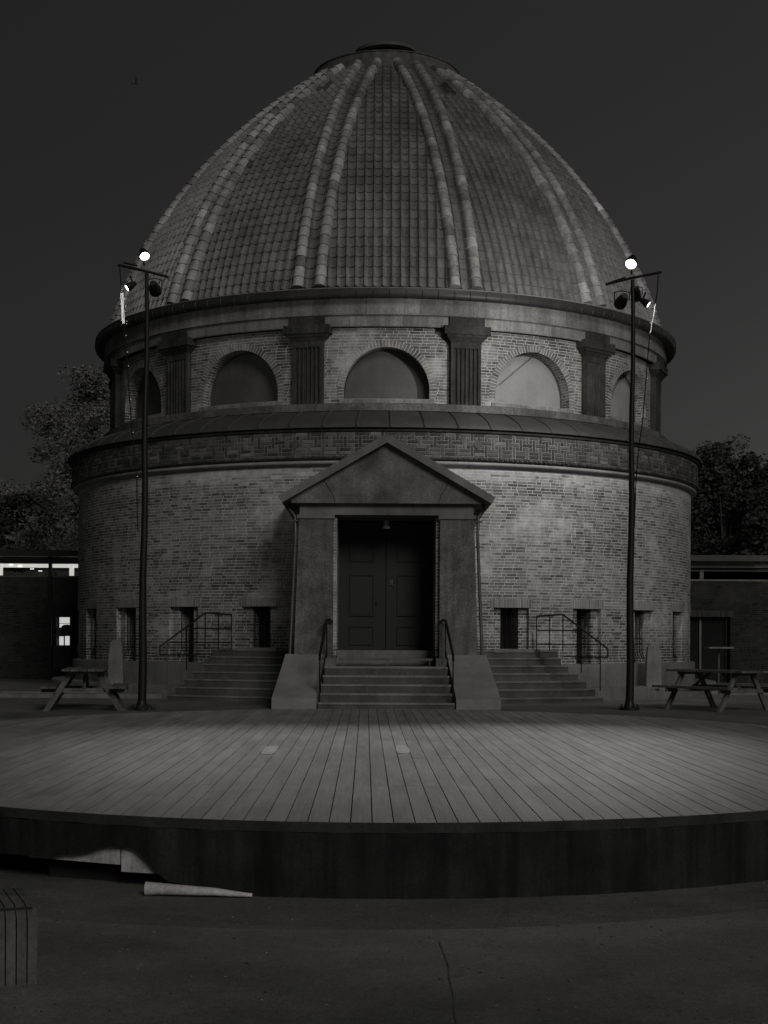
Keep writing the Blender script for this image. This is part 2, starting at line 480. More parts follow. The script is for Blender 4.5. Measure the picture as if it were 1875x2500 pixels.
# basement windows
WANG = [radians(s*(5.7+14.25*k)) for k in range(1, 6) for s in (-1, 1)]
WZ0, WZ1 = .74, 1.96
WH = .415/RW      # half angle of recess
WI = .215/RW      # half angle of inner opening
def wall_with_rects(mb, R, z0, z1, rects, da=radians(1.25)):
    """cylinder wall with rectangular holes; rects: (a0,a1,za,zb)"""
    br = set()
    n = int(2*pi/da)
    for i in range(n+1): br.add(round(-pi+2*pi*i/n, 6))
    for a0, a1, _, _ in rects: br.add(round(a0, 6)); br.add(round(a1, 6))
    br = sorted(br); zz = sorted(set([z0, z1]+[r[2] for r in rects]+[r[3] for r in rects]))
    zz = [z for z in zz if z0 <= z <= z1]
    vid = {}
    def vv(a, z):
        key = (a, z)
        if key not in vid: vid[key] = mb.vert(cyl(a, R, z))
        return vid[key]
    for i in range(len(br)-1):
        a, b2 = br[i], br[i+1]; am = (a+b2)/2
        for j in range(len(zz)-1):
            zm = (zz[j]+zz[j+1])/2
            if any(r[0] < am < r[1] and r[2] < zm < r[3] for r in rects): continue
            mb.face((vv(a,zz[j]), vv(b2,zz[j]), vv(b2,zz[j+1]), vv(a,zz[j+1])),
                    [(a*R,zz[j]),(b2*R,zz[j]),(b2*R,zz[j+1]),(a*R,zz[j+1])])
wb = MB()
wall_with_rects(wb, RW, .60, 4.96, [(a-WH, a+WH, WZ0, WZ1) for a in WANG])
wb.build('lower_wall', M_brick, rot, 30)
for a in WANG:
    # recess of brick, then a deeper dark opening with bars
    jb = MB(); R2, R3 = RW-.11, RW-.42
    def q(a0, r0, z0, a1, r1, z1, uo=0):
        jb.poly([cyl(a0,r0,z0), cyl(a1,r1,z0), cyl(a1,r1,z1), cyl(a0,r0,z1)],
                [(a0*RW+r0+uo,z0),(a1*RW+r1+uo,z0),(a1*RW+r1+uo,z1),(a0*RW+r0+uo,z1)])
    q(a-WH,RW,WZ0,a-WH,R2,WZ1); q(a+WH,R2,WZ0,a+WH,RW,WZ1)
    q(a-WH,R2,WZ0,a-WI,R2,WZ1); q(a+WI,R2,WZ0,a+WH,R2,WZ1)
    q(a-WI,R2,WZ0,a-WI,R3,WZ1); q(a+WI,R3,WZ0,a+WI,R2,WZ1)
    for (w_, ra, rb2) in ((WH, RW, R2), (WI, R2, R3)):
        for z, fl in ((WZ0, 0), (WZ1, 1)):
            pts = [cyl(a-w_,ra,z), cyl(a+w_,ra,z), cyl(a+w_,rb2,z), cyl(a-w_,rb2,z)]
            jb.poly(pts[::-1] if fl else pts, [(0,0),(.4,0),(.4,.1),(0,.1)])
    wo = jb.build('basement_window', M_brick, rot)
    gm = MB(); gm.poly([cyl(a-WI,R3,WZ0),cyl(a+WI,R3,WZ0),cyl(a+WI,R3,WZ1),cyl(a-WI,R3,WZ1)])
    gm.build('pane', M_glass, wo)
    for i in range(4):
        aa = a - WI + .045/RW + i*.115/RW
        bm = MB(); bm.tube([cyl(aa,R2-.04,WZ1-.01),cyl(aa,R2-.04,WZ0+.28),cyl(aa,R2+.01,WZ0+.16),cyl(aa,R2+.07,WZ0+.10)], .009, 6)
        bm.build('bar', M_iron, wo)
    lm = MB(); hw = WH+.01; RR = RW+.004; n = 6
    for i in range(n):
        a0, a1 = a-hw+2*hw*i/n, a-hw+2*hw*(i+1)/n
        lm.poly([cyl(a0,RR,WZ1-.001),cyl(a1,RR,WZ1-.001),cyl(a1,RR,WZ1+.188),cyl(a0,RR,WZ1+.188)],
                [(a0*RW,.001),(a1*RW,.001),(a1*RW,.189),(a0*RW,.189)])
        lm.poly([cyl(a0,RW-.01,WZ1-.001),cyl(a1,RW-.01,WZ1-.001),cyl(a1,RR,WZ1-.001),cyl(a0,RR,WZ1-.001)])
    lm.build('brick_lintel', M_soldier, wo)
# plinth and ledge
pb = MB(); pb.lathe([(8.02,-.05),(8.02,.70),(8.00,.735),(7.88,.745)], n=180); pb.build('cement_plinth', M_plinth, rot, 40)
pb = MB(); pb.lathe([(8.55,-.05),(8.55,.22),(8.53,.245),(8.01,.25)], n=180); pb.build('base_ledge', M_plinth, rot, 40)
# moulding under the band
mb = MB(); mb.lathe([(7.90,4.90),(7.93,4.935),(8.00,4.945),(8.035,4.975),(8.035,5.0),(8.00,5.03),(7.96,5.035),(7.96,5.06)], n=200)
mb.build('round_moulding', rough_mat('pale_moulding_brick', .26, .7, 1.25, 1.5, 20, .85), rot, 50)
# ornamental brick band, every brick a block on pale mortar
RB = 8.06
mb = MB(); mb.lathe([(7.90,5.055),(8.052,5.055),(8.052,5.66)], n=200); mb.build('band_backing', M_mortar, rot, 40)
mb = MB(); c = .0735; P = 4.3*c; z0 = 5.135
def cbrick(s0, s1, za, zb, R=RB, proud=.010, tone=.5, gap=.010):
    a0, a1 = (s0+gap)/R, (s1-gap)/R
    za += gap; zb -= gap
    ri, ro = R-.012, R+proud
    pts = [cyl(a0,ri,za),cyl(a1,ri,za),cyl(a1,ri,zb),cyl(a0,ri,zb),cyl(a0,ro,za),cyl(a1,ro,za),cyl(a1,ro,zb),cyl(a0,ro,zb)]
    i = [mb.vert(p_) for p_ in pts]
    for f_ in ((4,5,6,7),(0,1,5,4),(1,2,6,5),(2,3,7,6),(3,0,4,7)): mb.face([i[k_] for k_ in f_], None, tone)
LIM = radians(112)*RB
s = -LIM; 
SH = [(0,1,2.2,5.5),(1,4.3,3.3,4.4),(2.15,3.15,0,3.3),(2.15,3.15,4.4,6.6),(-1.15,2.15,1.1,2.2),(-1.15,2.15,0,1.1),
      (-1.15,2.15,5.5,6.6),(1,2.15,2.2,3.3),(3.15,4.3,2.2,3.3),(1,2.15,4.4,5.5),(3.15,4.3,4.4,5.5)]
while s < LIM:
    for (x0,x1,y0,y1) in SH:
        tn = random.random()**1.3
        if x1-x0 > 3 and random.random() < .10: tn = 1.4
        cbrick(s+x0*c, s+x1*c, z0+y0*c, z0+y1*c, tone=tn)
    s += P
s = -LIM
while s < LIM:                      # header course and dentils below it
    cbrick(s, s+.115, 5.062, 5.132, R=RB+.02, proud=.016, tone=random.random()*.7)
    s += .115
mb.build('ornamental_brick_band', M_bandb, rot)
mb = MB()
for k in range(-3, 4):
    if k == 0: continue
    aa = (k-.5*(1 if k > 0 else -1))*BAY
    for (dz_, w_) in ((0, .095),):
        zc = 5.38
        mb.poly([cyl(aa-w_/RB,RB+.022,zc),cyl(aa,RB+.022,zc-.12),cyl(aa+w_/RB,RB+.022,zc),cyl(aa,RB+.022,zc+.12)])
        for (p0_, p1_) in (((-w_,0),(0,-.12)),((0,-.12),(w_,0)),((w_,0),(0,.12)),((0,.12),(-w_,0))):
            mb.poly([cyl(aa+p0_[0]/RB,RB,zc+p0_[1]),cyl(aa+p1_[0]/RB,RB,zc+p1_[1]),cyl(aa+p1_[0]/RB,RB+.022,zc+p1_[1]),cyl(aa+p0_[0]/RB,RB+.022,zc+p0_[1])])
mb.build('diamond_tiles', M_bandb, rot)
mb = MB(); mb.lathe([(8.05,5.625),(8.10,5.63),(8.115,5.655),(8.115,5.70),(8.06,5.715)], n=200); mb.build('string_course', M_stone_d, rot, 40)
# copper skirt roof with standing seams
def skirt(t):     # t 0 = eaves
    a = t*pi/2
    return (8.18-.96*t**1.25, 5.71 + .48*t**.8)
mb = MB(); prof = [(8.05,5.70),(8.18,5.70)] + [skirt(i/12) for i in range(13)]
mb.lathe(prof, n=216, tone=.5); 
mb.build('copper_skirt_roof', M_copper, rot, 35)
for k in range(-26, 27):
    mb = MB()
    a = radians(5*k+.6)
    pts = [cyl(a, skirt(i/10)[0]+.008, skirt(i/10)[1]+.006) for i in range(11)]
    mb.tube(pts, .019, 5)
    mb.build('standing_seam', M_copper, rot, 60)
# drum ledge
mb = MB(); mb.lathe([(7.23,6.10),(7.23,6.17),(7.30,6.18),(7.30,6.33),(7.27,6.345),(7.08,6.36)], n=200); mb.build('drum_ledge', rough_mat('sooty_ledge', .10, .5, 1.5, 1.1, 18, .88, .4, .008, .3), rot, 40)
# drum wall with arched openings
RD = 7.06; AR = .92; SP = 6.66; SILL = 6.47; ZT = 8.03
mb = MB()
def arch_z(u): return SP + sqrt(max(0, AR*AR-u*u))
NA = 20
for bay in range(NB):
    bc = bay*BAY if bay <= NB//2 else (bay-NB)*BAY
    AR = .93 if bay == 0 else .985
    full = abs(bc) > radians(100)
    hw = BAY/2*RD
    us = [-hw + (hw-AR)*i/4 for i in range(5)] + [-AR*cos(pi*i/NA) for i in range(1, NA)] + [AR+(hw-AR)*i/4 for i in range(5)]
    us.insert(5, -AR) if abs(us[4]+AR) > 1e-6 else None
    def W(u, z): return cyl(bc+u/RD, RD, z)
    def U(u, z): return (bc*RD+u, z)
    for i in range(len(us)-1):
        u0, u1 = us[i], us[i+1]; um = (u0+u1)/2
        if full or abs(um) > AR:
            mb.poly([W(u0,6.3),W(u1,6.3),W(u1,ZT),W(u0,ZT)], [U(u0,6.3),U(u1,6.3),U(u1,ZT),U(u0,ZT)])
        else:
            mb.poly([W(u0,6.3),W(u1,6.3),W(u1,SILL),W(u0,SILL)], [U(u0,6.3),U(u1,6.3),U(u1,SILL),U(u0,SILL)])
            mb.poly([W(u0,arch_z(u0)),W(u1,arch_z(u1)),W(u1,ZT),W(u0,ZT)], [U(u0,arch_z(u0)),U(u1,arch_z(u1)),U(u1,ZT),U(u0,ZT)])
mb.build('drum_wall', M_brick_up, rot, 30)
def arc_pts(AR): return [(-AR, SILL)] + [(-AR*cos(pi*i/28), SP+AR*sin(pi*i/28)) for i in range(29)] + [(AR, SILL)]
for bay in range(-3, 4):
    bc = bay*BAY
    AR = .93 if bay == 0 else .985
    ARC = arc_pts(AR)
    def W(u, z, r):
        x_, y_ = RD*sin(u/RD), -(RD*cos(u/RD)-(RD-r))
        return (x_*cos(bc)-y_*sin(bc), x_*sin(bc)+y_*cos(bc), z)
    RI = RD-.34
    fr = MB(); L = 0
    for i in range(len(ARC)-1):
        (u0,z0_),(u1,z1_) = ARC[i], ARC[i+1]; dl = math.hypot(u1-u0, z1_-z0_)
        fr.poly([W(u0,z0_,RD),W(u1,z1_,RD),W(u1,z1_,RI),W(u0,z0_,RI)],
                [(0,L),(0,L+dl),(.34,L+dl),(.34,L)]); L += dl
    wo = fr.build('arched_window', M_brick_up, rot, 40)
    pn = MB(); base = pn.vert(W(0, SILL, RI+.02)); ids = [pn.vert(W(u*.99, z, RI+.02)) for u, z in ARC]
    for i in range(len(ids)-1): pn.face((base, ids[i+1], ids[i]))
    pn.build('blind_panel', M_panel_lit if bay > 0 else M_panel, wo)  # right-hand bays take the copy with lamplight in its colour
    if bay == 1:
        wm = MB(); wm.tube([W(-.86, 6.86, RD-.04), W(-.35, 7.30, RD+.02), W(.12, 7.68, RD+.03), W(.22, 7.80, RD+.01)], .006, 5); wm.build('wire', M_iron, wo)
    fm = MB()
    fm.tube([W(u*.975, SILL+(z-SILL)*.98, RI+.05) for u, z in ARC], .016, 6); fm.build('arch_frame', M_frame, wo, 60)
    sl = MB(); n = 8
    for i in range(n):
        u0, u1 = -AR-.1+(2*AR+.2)*i/n, -AR-.1+(2*AR+.2)*(i+1)/n
        for (ra, rb2, za, zb) in ((RD+.03, RD+.03, SILL-.10, SILL-.01), (RD+.03, RI, SILL-.01, SILL+.012)):
            sl.poly([W(u0,za,ra),W(u1,za,ra),W(u1,zb,rb2),W(u0,zb,rb2)])
        sl.poly([W(u0,SILL-.10,RD),W(u1,SILL-.10,RD),W(u1,SILL-.10,RD+.03),W(u0,SILL-.10,RD+.03)])
    sl.build('window_sill', M_stone, wo, 40)
    vs = MB(); L = 0; RO = RD+.004
    for i in range(len(ARC)-1):
        (u0,z0_),(u1,z1_) = ARC[i], ARC[i+1]; dl = math.hypot(u1-u0, z1_-z0_)
        def out(u, z):
            if z <= SP: return (u*(1+.15/AR), z)
            k_ = 1+.15/AR; return (u*k_, SP+(z-SP)*k_)
        o0, o1 = out(u0,z0_), out(u1,z1_)
        vs.poly([W(u1,z1_,RO),W(u0,z0_,RO),W(*o0,RO),W(*o1,RO)], [(.1,L+dl),(.1,L),(.25,L),(.25,L+dl)]); L += dl
    vs.build('brick_arch', M_vouss, wo, 40)
# pilasters
def fbox(m_, a, w0, w1, r0, r1, z0_, z1_, w0t=None, r1t=None):
    """block on the drum: half width w0 (bottom) .. w0t (top), from r0 to r1 (r1t at the top)"""
    w0t = w0 if w0t is None else w0t; r1t = r1 if r1t is None else r1t
    M_ = Matrix.Rotation(a, 4, 'Z')
    c_ = [(-w0,-r1,z0_),(w0,-r1,z0_),(w0,-r0,z0_),(-w0,-r0,z0_),(-w0t,-r1t,z1_),(w0t,-r1t,z1_),(w0t,-r0,z1_),(-w0t,-r0,z1_)]
    m_.hexa(c_, M_)
for k in range(-4, 4):
    a = (k+.5)*BAY
    sh = MB(); rf = RD+.13
    M_ = Matrix.Rotation(a, 4, 'Z')
    # fluted shaft: profile swept vertically
    prof = [(-.34,-(RD-.1)),(-.34,-rf)]
    for i in range(6):
        x0 = -.285 + i*.095
        prof += [(x0,-rf),(x0+.02,-rf+.035),(x0+.0475,-rf+.05),(x0+.075,-rf+.035),(x0+.095-.012,-rf)]
    prof += [(.34,-rf),(.34,-(RD-.1))]
    zz = (6.34, 7.58)
    for i in range(len(prof)-1):
        p0_, p1_ = prof[i], prof[i+1]
        pts = [(p0_[0],p0_[1],zz[0]),(p1_[0],p1_[1],zz[0]),(p1_[0],p1_[1],zz[1]),(p0_[0],p0_[1],zz[1])]
        sh.poly([tuple(M_ @ Vector(q_)) for q_ in pts])
    fbox(sh, a, .345, 0, RD-.1, rf+.004, 7.58, 7.71)
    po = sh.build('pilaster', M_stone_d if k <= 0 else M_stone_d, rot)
    cp = MB()
    fbox(cp, a, .35, 0, RD-.1, rf+.01, 7.712, 7.80, .43, rf+.07)
    fbox(cp, a, .44, 0, RD-.1, rf+.085, 7.802, 7.86, .47, rf+.11)
    fbox(cp, a, .52, 0, RD-.1, rf+.14, 7.862, 8.04)
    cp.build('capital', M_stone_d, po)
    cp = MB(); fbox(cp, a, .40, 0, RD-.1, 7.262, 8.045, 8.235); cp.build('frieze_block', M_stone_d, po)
# entablature
def fascia(prof, nblk, off, name):
    m_ = MB(); m_.lathe([(r-.012, z) for r, z in prof], n=200)
    for k in range(nblk):
        a0 = 2*pi*(k+off)/nblk; m_.lathe(prof, a0+.0006, a0+2*pi/nblk-.0006, 5, tone=random.random())
    m_.build(name, M_fas, rot, 35)
M_fas = rough_mat('fascia_sandstone', .19, .6, 1.3, 1.3, 18, .88, .4, .008, .25, 0, .22)
fascia([(7.05,8.0),(7.21,8.0),(7.225,8.02),(7.225,8.225),(7.25,8.24)], 39, .3, 'lower_fascia')
fascia([(7.2,8.24),(7.285,8.245),(7.285,8.27),(7.265,8.28),(7.265,8.60),(7.30,8.64),(7.36,8.66)], 39, .62, 'upper_fascia')
gt = MB()
gp = [(7.30,8.66)] + [(7.36+.0+.11*(1-cos(pi*i/10)) , 8.68-.11*sin(pi*i/10)*1.05) for i in range(2, 11)] 
gp = [(7.28,8.60),(7.34,8.575)] + [(7.42+.085*sin(t_), 8.66-.10*cos(t_)) for t_ in [pi*i/12 for i in range(0, 9)]] + [(7.49,8.775),(7.475,8.775),(7.46,8.70),(7.30,8.69)]
gt.lathe(gp, n=220)
gl = MB(); gl.tube([cyl(2*pi*i/220, 7.495, 8.775) for i in range(221)], .012, 5, False); gl.build('gutter_lip', rough_mat('bright_zinc', .2, .8, 1.2), rot, 60)
gc = gt
for k in range(-45, 46):
    a = radians(k*4.3/1.6+.4)
    gc.tube([cyl(a, 7.42+.092*sin(t_), 8.66-.107*cos(t_)) for t_ in [pi*i/8 for i in range(0, 7)]], .007, 4)
gt.build('gutter', M_zinc, rot, 40)
# dome
R0, H0, R1, H1, BU = 7.05, 8.88, 1.96, 15.62, .73
l_ = math.hypot(R1-R0, H1-H0); nx, nz = (H1-H0)/l_, -(R1-R0)/l_
CX, CZ = (R0+R1)/2+nx*BU*2+.36, (H0+H1)/2+nz*BU*2-.48
tab = []
for i in range(1001):
    t = i/1000
    tab.append(((1-t)**2*R0+2*t*(1-t)*CX+t*t*R1, (1-t)**2*H0+2*t*(1-t)*CZ+t*t*H1))
SL = [0]
for i in range(1, 1001): SL.append(SL[-1]+math.hypot(tab[i][0]-tab[i-1][0], tab[i][1]-tab[i-1][1]))
LEN = SL[-1]
def meri(s):
    s = max(0, min(LEN-1e-6, s)); lo, hi = 0, 1000
    while hi-lo > 1:
        mid = (lo+hi)//2
        if SL[mid] <= s: lo = mid
        else: hi = mid
    f_ = (s-SL[lo])/(SL[hi]-SL[lo])
    r = tab[lo][0]+(tab[hi][0]-tab[lo][0])*f_; z = tab[lo][1]+(tab[hi][1]-tab[lo][1])*f_
    dr, dz = tab[hi][0]-tab[lo][0], tab[hi][1]-tab[lo][1]; L_ = math.hypot(dr, dz)
    return r, z, dz/L_, -dr/L_
def dome_pt(a, u, s, off):
    r, z, nr, nz_ = meri(s)
    return cyl(a+u/r, r+off*nr, z+off*nz_)
ROWS = 34; RH = LEN/ROWS; TW = .196; RSEP = .243; 
mb = MB()
PT = [0, .07, .16, .35, .6, .84, .93, 1.0]
def pan(t): return .062*(1-sin(pi*t))**2.2 + .014*(1-sin(pi*t**.8))
rr = [meri((j+.5)*RH)[0] for j in range(ROWS)]
def tile_col(a, uc, s0, s1, ulo, uhi, tone, jit):
    us = [uc-TW/2+TW*t for t in PT]
    if us[-1] <= ulo or us[0] >= uhi: return
    bot = []; top = []; lip = []
    for t, u in zip(PT, us):
        uu = min(max(u, ulo), uhi)
        h = pan(t)
        bot.append(mb.vert(dome_pt(a, uu, s0-.02, .034+h+jit)))
        top.append(mb.vert(dome_pt(a, uu, s1, .006+h)))
        lip.append(mb.vert(dome_pt(a, uu, s0-.02, -.004+h*.7)))
    for i in range(len(PT)-1):
        mb.face((bot[i],bot[i+1],top[i+1],top[i]), None, tone)
        mb.face((lip[i],lip[i+1],bot[i+1],bot[i]), None, tone*.8)
for bay in range(NB):
    a = bay*BAY
    for j in range(ROWS):
        s0, s1 = j*RH, (j+1)*RH
        wdt = BAY*rr[j]/2-RSEP
        nc = int(wdt/TW+1.2)
        for ci in range(-nc, nc+1):
            tn = min(1.3, max(-.2, random.gauss(.5, .22)))
            if random.random() < .04: tn = 1.15
            if (bay, j) in ((12, 28), (1, 27), (1, 28)) and ci in (-1, 0) or (bay, j, ci) in ((12, 29, 0), (1, 29, 0), (2, 20, 3), (12, 15, -4)): tn = -1.4
            tile_col(a, ci*TW, s0, s1, -wdt, wdt, tn, random.uniform(-.004, .006))
        for ci in (-1, 0, 1):
            tn = min(1.2, max(-.2, random.gauss(.42, .2)))
            tile_col(a+BAY/2, ci*TW, s0, s1, -.19, .19, tn, random.uniform(-.003, .004))
mb.build('dome_tiles', M_tile, rot, 24)
mb = MB(); mb.lathe([(meri(LEN*i/40)[0]-.01, meri(LEN*i/40)[1]) for i in range(41)], n=156); mb.build('dome_shell', M_mortar, rot, 60)
for bay in range(NB):
    for sd in (-1, 1):
        a = (bay+.5)*BAY; rbm = MB()
        for j in range(-0, ROWS+1):
            s0, s1 = j*RH-.03, (j+1)*RH+.02
            if j == ROWS: s1 = s0+.1
            tn = min(1.3, max(-.3, random.gauss(.5, .25)))
            tp = .72+.28*meri(s0)[0]/7; W0, W1 = .134*tp, .114*tp
            hh0, hh1 = .185, .15
            pts0, pts1 = [], []
            for i in range(9):
                t = pi*i/8
                pts0.append(rbm.vert(dome_pt(a, sd*RSEP - W0*cos(t), s0, .03+hh0*sin(t)**.8)))
                pts1.append(rbm.vert(dome_pt(a, sd*RSEP - W1*cos(t), s1, .03+hh1*sin(t)**.8)))
            cc = rbm.vert(dome_pt(a, sd*RSEP, s0, .02))
            for i in range(8):
                rbm.face((pts0[i],pts0[i+1],pts1[i+1],pts1[i]), None, tn)
                rbm.face((cc,pts0[i+1],pts0[i]), None, tn*.8)
        rbm.build('dome_rib', M_rib, rot, 40)
# collar and cap
mb = MB(); mb.lathe([(2.16,15.52),(2.05,15.66),(1.93,15.90),(1.91,16.0),(1.935,16.005),(1.935,16.03),(1.80,16.06),(.95,16.30),(.62,16.34)], n=120)
mb.build('lead_collar', rough_mat('lead_collar', .10, .7, 1.3, 1.5, 25, .7, .2, .005, .35), rot, 40)
mb = MB(); mb.lathe([(.62,16.3),(.62,16.62)], n=60)
mb.build('vent_throat', M_black, rot, 60)
mb = MB(); mb.lathe([(.5,16.60),(.84,16.60),(.86,16.66),(.80,16.70),(.3,16.80),(.12,16.84),(.09,16.92),(.02,16.97)], n=60)
mb.build('vent_cap', rough_mat('lead_cap', .13, .7, 1.3, 2, 25, .6), rot, 40)

# ------------------------------------------------------------------ portico (parts of the rotunda)
YF = -9.70
for sd in (-1, 1):
    m_ = MB()
    xi, xo, xot = 1.06*sd, 1.83*sd, 1.74*sd
    xs0, xs1 = sorted((xi, xo)); xt0, xt1 = sorted((xi, xot))
    m_.hexa([(xs0,YF-.04,.70),(xs1,YF-.04,.70),(xs1,-7.5,.70),(xs0,-7.5,.70),(xt0,YF,3.66),(xt1,YF,3.66),(xt1,-7.5,3.66),(xt0,-7.5,3.66)])
    m_.build('portico_pier', rough_mat('rendered_pier', .14, .42, 1.55, 1.7, 30, .9, .35, .008, .25), rot)
    m_ = MB(); x0_, x1_ = sorted((1.03*sd, 1.78*sd)); m_.box(x0_,x1_,YF-.035,-7.5,3.662,3.735); m_.build('pier_cap', M_granite, rot)
    # inner brick reveal next to the door
    m_ = MB(); x0_, x1_ = sorted((.985*sd, 1.057*sd))
    xr = .985*sd
    m_.poly([(xr,-9.60,.9),(xr,-8.3,.9),(xr,-8.3,3.7),(xr,-9.60,3.7)][::(1 if sd<0 else -1)], [(0,.9),(1.3,.9),(1.3,3.7),(0,3.7)][::(1 if sd<0 else -1)])
    m_.poly([(x0_,-9.60,.9),(x1_,-9.60,.9),(x1_,-9.60,3.7),(x0_,-9.60,3.7)], [(0,.9),(.07,.9),(.07,3.7),(0,3.7)])
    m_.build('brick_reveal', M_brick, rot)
    # downpipe with swan neck
    m_ = MB(); xb = 1.90*sd
    m_.tube([(sd*1.93,YF+.15,3.98),(sd*1.95,YF+.10,3.86),(sd*1.86,YF+.05,3.76),(sd*1.82,YF-.0,3.70),(sd*1.81,YF-.0,3.3),(sd*1.91,YF-.0,.95)], .032, 8)
    m_.box(*sorted((sd*1.76,sd*1.90)),YF-.05,YF+.05,3.60,3.63)
    m_.build('downpipe', M_galv, rot, 50)
    # cheek wall of the stairs, tapering back and rising
    m_ = MB()
    def X4(a_, b_): return sorted((a_*sd, b_*sd))
    f0, f1 = X4(1.30, 2.13); b0, b1 = X4(1.20, 1.99)
    m_.hexa([(f0,-11.65,-.05),(f1,-11.65,-.05),(b1,-9.72,-.05),(b0,-9.72,-.05),(f0,-11.65,.165),(f1,-11.65,.165),(b1,-9.72,.97),(b0,-9.72,.97)])
    m_.build('stair_cheek', rough_mat('pale_cheek_slab', .24, .8, 1.2, 2, 50, .85, .2, .004, 0), rot)
    m_ = MB()
    x0_, x1_ = X4(.985, 1.25); m_.box(x0_,x1_,-9.98,-9.76,.66,.90); m_.build('pier_foot', M_granite, rot)
    # handrail
    h = MB(); x1 = sd*1.17; x2 = sd*1.245
    h.tube([(sd*1.06,-9.80,1.60),(sd*1.12,-9.82,1.655),(x1,-9.86,1.645),(sd*1.185,-10.0,1.58),(x2,-11.45,.98),(x2,-11.52,.88)], .026, 8)
    h.tube([(x1,-9.90,.75),(x1,-9.90,1.63)], .015, 6)
    h.tube([(x2,-11.5,.05),(x2,-11.5,.92)], .016, 6)
    h.tube([(x1,-9.90,1.05),(x2,-11.5,.40)], .016, 6)
    h.build('stair_handrail', M_iron, rot, 50)
# steps
zt = [.09,.25,.41,.57,.735]
m_ = MB()
for i, z in enumerate(zt):
    y0 = -11.60+.32*i; y1 = y0+.36 if i < 4 else -8.2
    hw = 1.275-.02*i
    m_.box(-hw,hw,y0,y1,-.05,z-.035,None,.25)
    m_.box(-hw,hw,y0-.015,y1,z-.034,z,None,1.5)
m_.build('front_steps', M_step, rot)
m_ = MB(); m_.box(-1.04,1.04,-8.95,-8.1,.74,1.045); m_.build('door_threshold', M_granite, rot)
m_ = MB(); m_.box(-.93,.93,-9.55,-9.20,.845,.89)
for xx in (-.88, .02, .86): m_.box(xx,xx+.025,-9.54,-9.50,.735,.845)
m_.build('metal_step', M_galv, rot)
# entablature and pediment
m_ = MB(); m_.box(-1.73,1.73,YF-.01,-7.5,3.737,3.955); m_.build('architrave', M_granite, rot)
YT = YF-.16
def prism(mbq, pts, y0, y1):
    n_ = len(pts); f_ = [mbq.vert((p_[0],y0,p_[1])) for p_ in pts]; b_ = [mbq.vert((p_[0],y1,p_[1])) for p_ in pts]
    mbq.face(f_); mbq.face(b_[::-1])
    for i in range(n_): mbq.face((b_[i], b_[(i+1)%n_], f_[(i+1)%n_], f_[i]))
SLP = 1.245/2.14
def under(x): return 5.315-.175-abs(x)*SLP
m_ = MB()
jx = [(-1.035,3.96),(-1.06,4.1),(-1.25,under(1.25))]
prism(m_, [(jx[0][0]+.006,3.957),(-jx[0][0]-.006,3.957),(1.054,4.1),(1.245,under(1.245)),(0,under(0)),(-1.245,under(1.245)),(-1.054,4.1)], YT, -7.6)
for sd in (-1, 1):
    pts = [(sd*1.90,3.99),(sd*1.87,3.957),(sd*1.04,3.957),(sd*1.066,4.1),(sd*1.256,under(1.256)),(sd*1.90,under(1.90)+.005)]
    if sd < 0: pass
    else: pts = pts[::-1]
    prism(m_, pts, YT-.002, -7.6)
m_.build('tympanum', rough_mat('rough_tympanum', .15, .5, 1.45, 1.9, 40, .9, .4, .006, .12), rot)
m_ = MB(); m_.box(-1.0,1.0,YT+.03,-8,3.97,4.2); m_.build('tympanum_core', M_frame, rot)
for sd in (-1, 1):
    m_ = MB()
    pts = [(0,5.315),(sd*2.14,5.315-2.14*SLP),(sd*2.065,5.315-2.14*SLP-.125),(0,5.315-.173)]
    if sd > 0: pts = pts[::-1]
    prism(m_, pts, YT-.17, -7.55)
    m_.build('gable_slab', rough_mat('raking_stone', .185, .7, 1.25, 1.2, 35, .9, .3, .006, .12), rot)
# doors
for sd in (-1, 1):
    m_ = MB(); x0_, x1_ = sorted((.006*sd, .985*sd))
    m_.box(x0_,x1_,-8.30,-8.24,1.05,3.70)
    dr = m_.build('door_leaf', M_door, rot)
    cx_ = (x0_+x1_)/2
    for (za, zb) in ((2.88,3.42),(1.75,2.62),(1.15,1.55)):
        pm = MB()
        xa, xb_ = cx_-.26, cx_+.26
        for (a_, b_, c_, d_) in ((xa,xb_,za,za+.03),(xa,xb_,zb-.03,zb),(xa,xa+.03,za+.031,zb-.031),(xb_-.03,xb_,za+.031,zb-.031)):
            pm.box(a_,b_,-8.33,-8.299,c_,d_)
        if za > 1.6:
            prism(pm, [(cx_-.19,za+.035),(cx_+.19,za+.035),(cx_+.05,za+.14),(cx_-.05,za+.14)], -8.335, -8.30)
        pm.build('door_panel', M_door, dr)
    if sd > 0:
        pm = MB(); pm.box(.075,.145,-8.325,-8.299,2.40,2.50); pm.build('door_plate', M_galv, dr)
        pm = MB(); pm.box(.085,.135,-8.33,-8.326,2.41,2.49); pm.build('door_plate_face', M_frame, dr)
    else:
        pm = MB(); pm.tube([(-.18,-8.30,2.02),(-.18,-8.36,2.02),(-.18,-8.37,2.08)], .014, 6); pm.build('door_handle', M_galv, dr)
m_ = MB(); m_.lathe([(.0,3.50),(.075,3.50),(.085,3.53),(.06,3.56),(.055,3.62),(.065,3.63),(.065,3.67),(.03,3.69),(.03,3.74)], n=20, c=(0,-9.2,0))
m_.build('porch_lantern', rough_mat('milk_glass', .22, .8, 1.2), rot, 50)

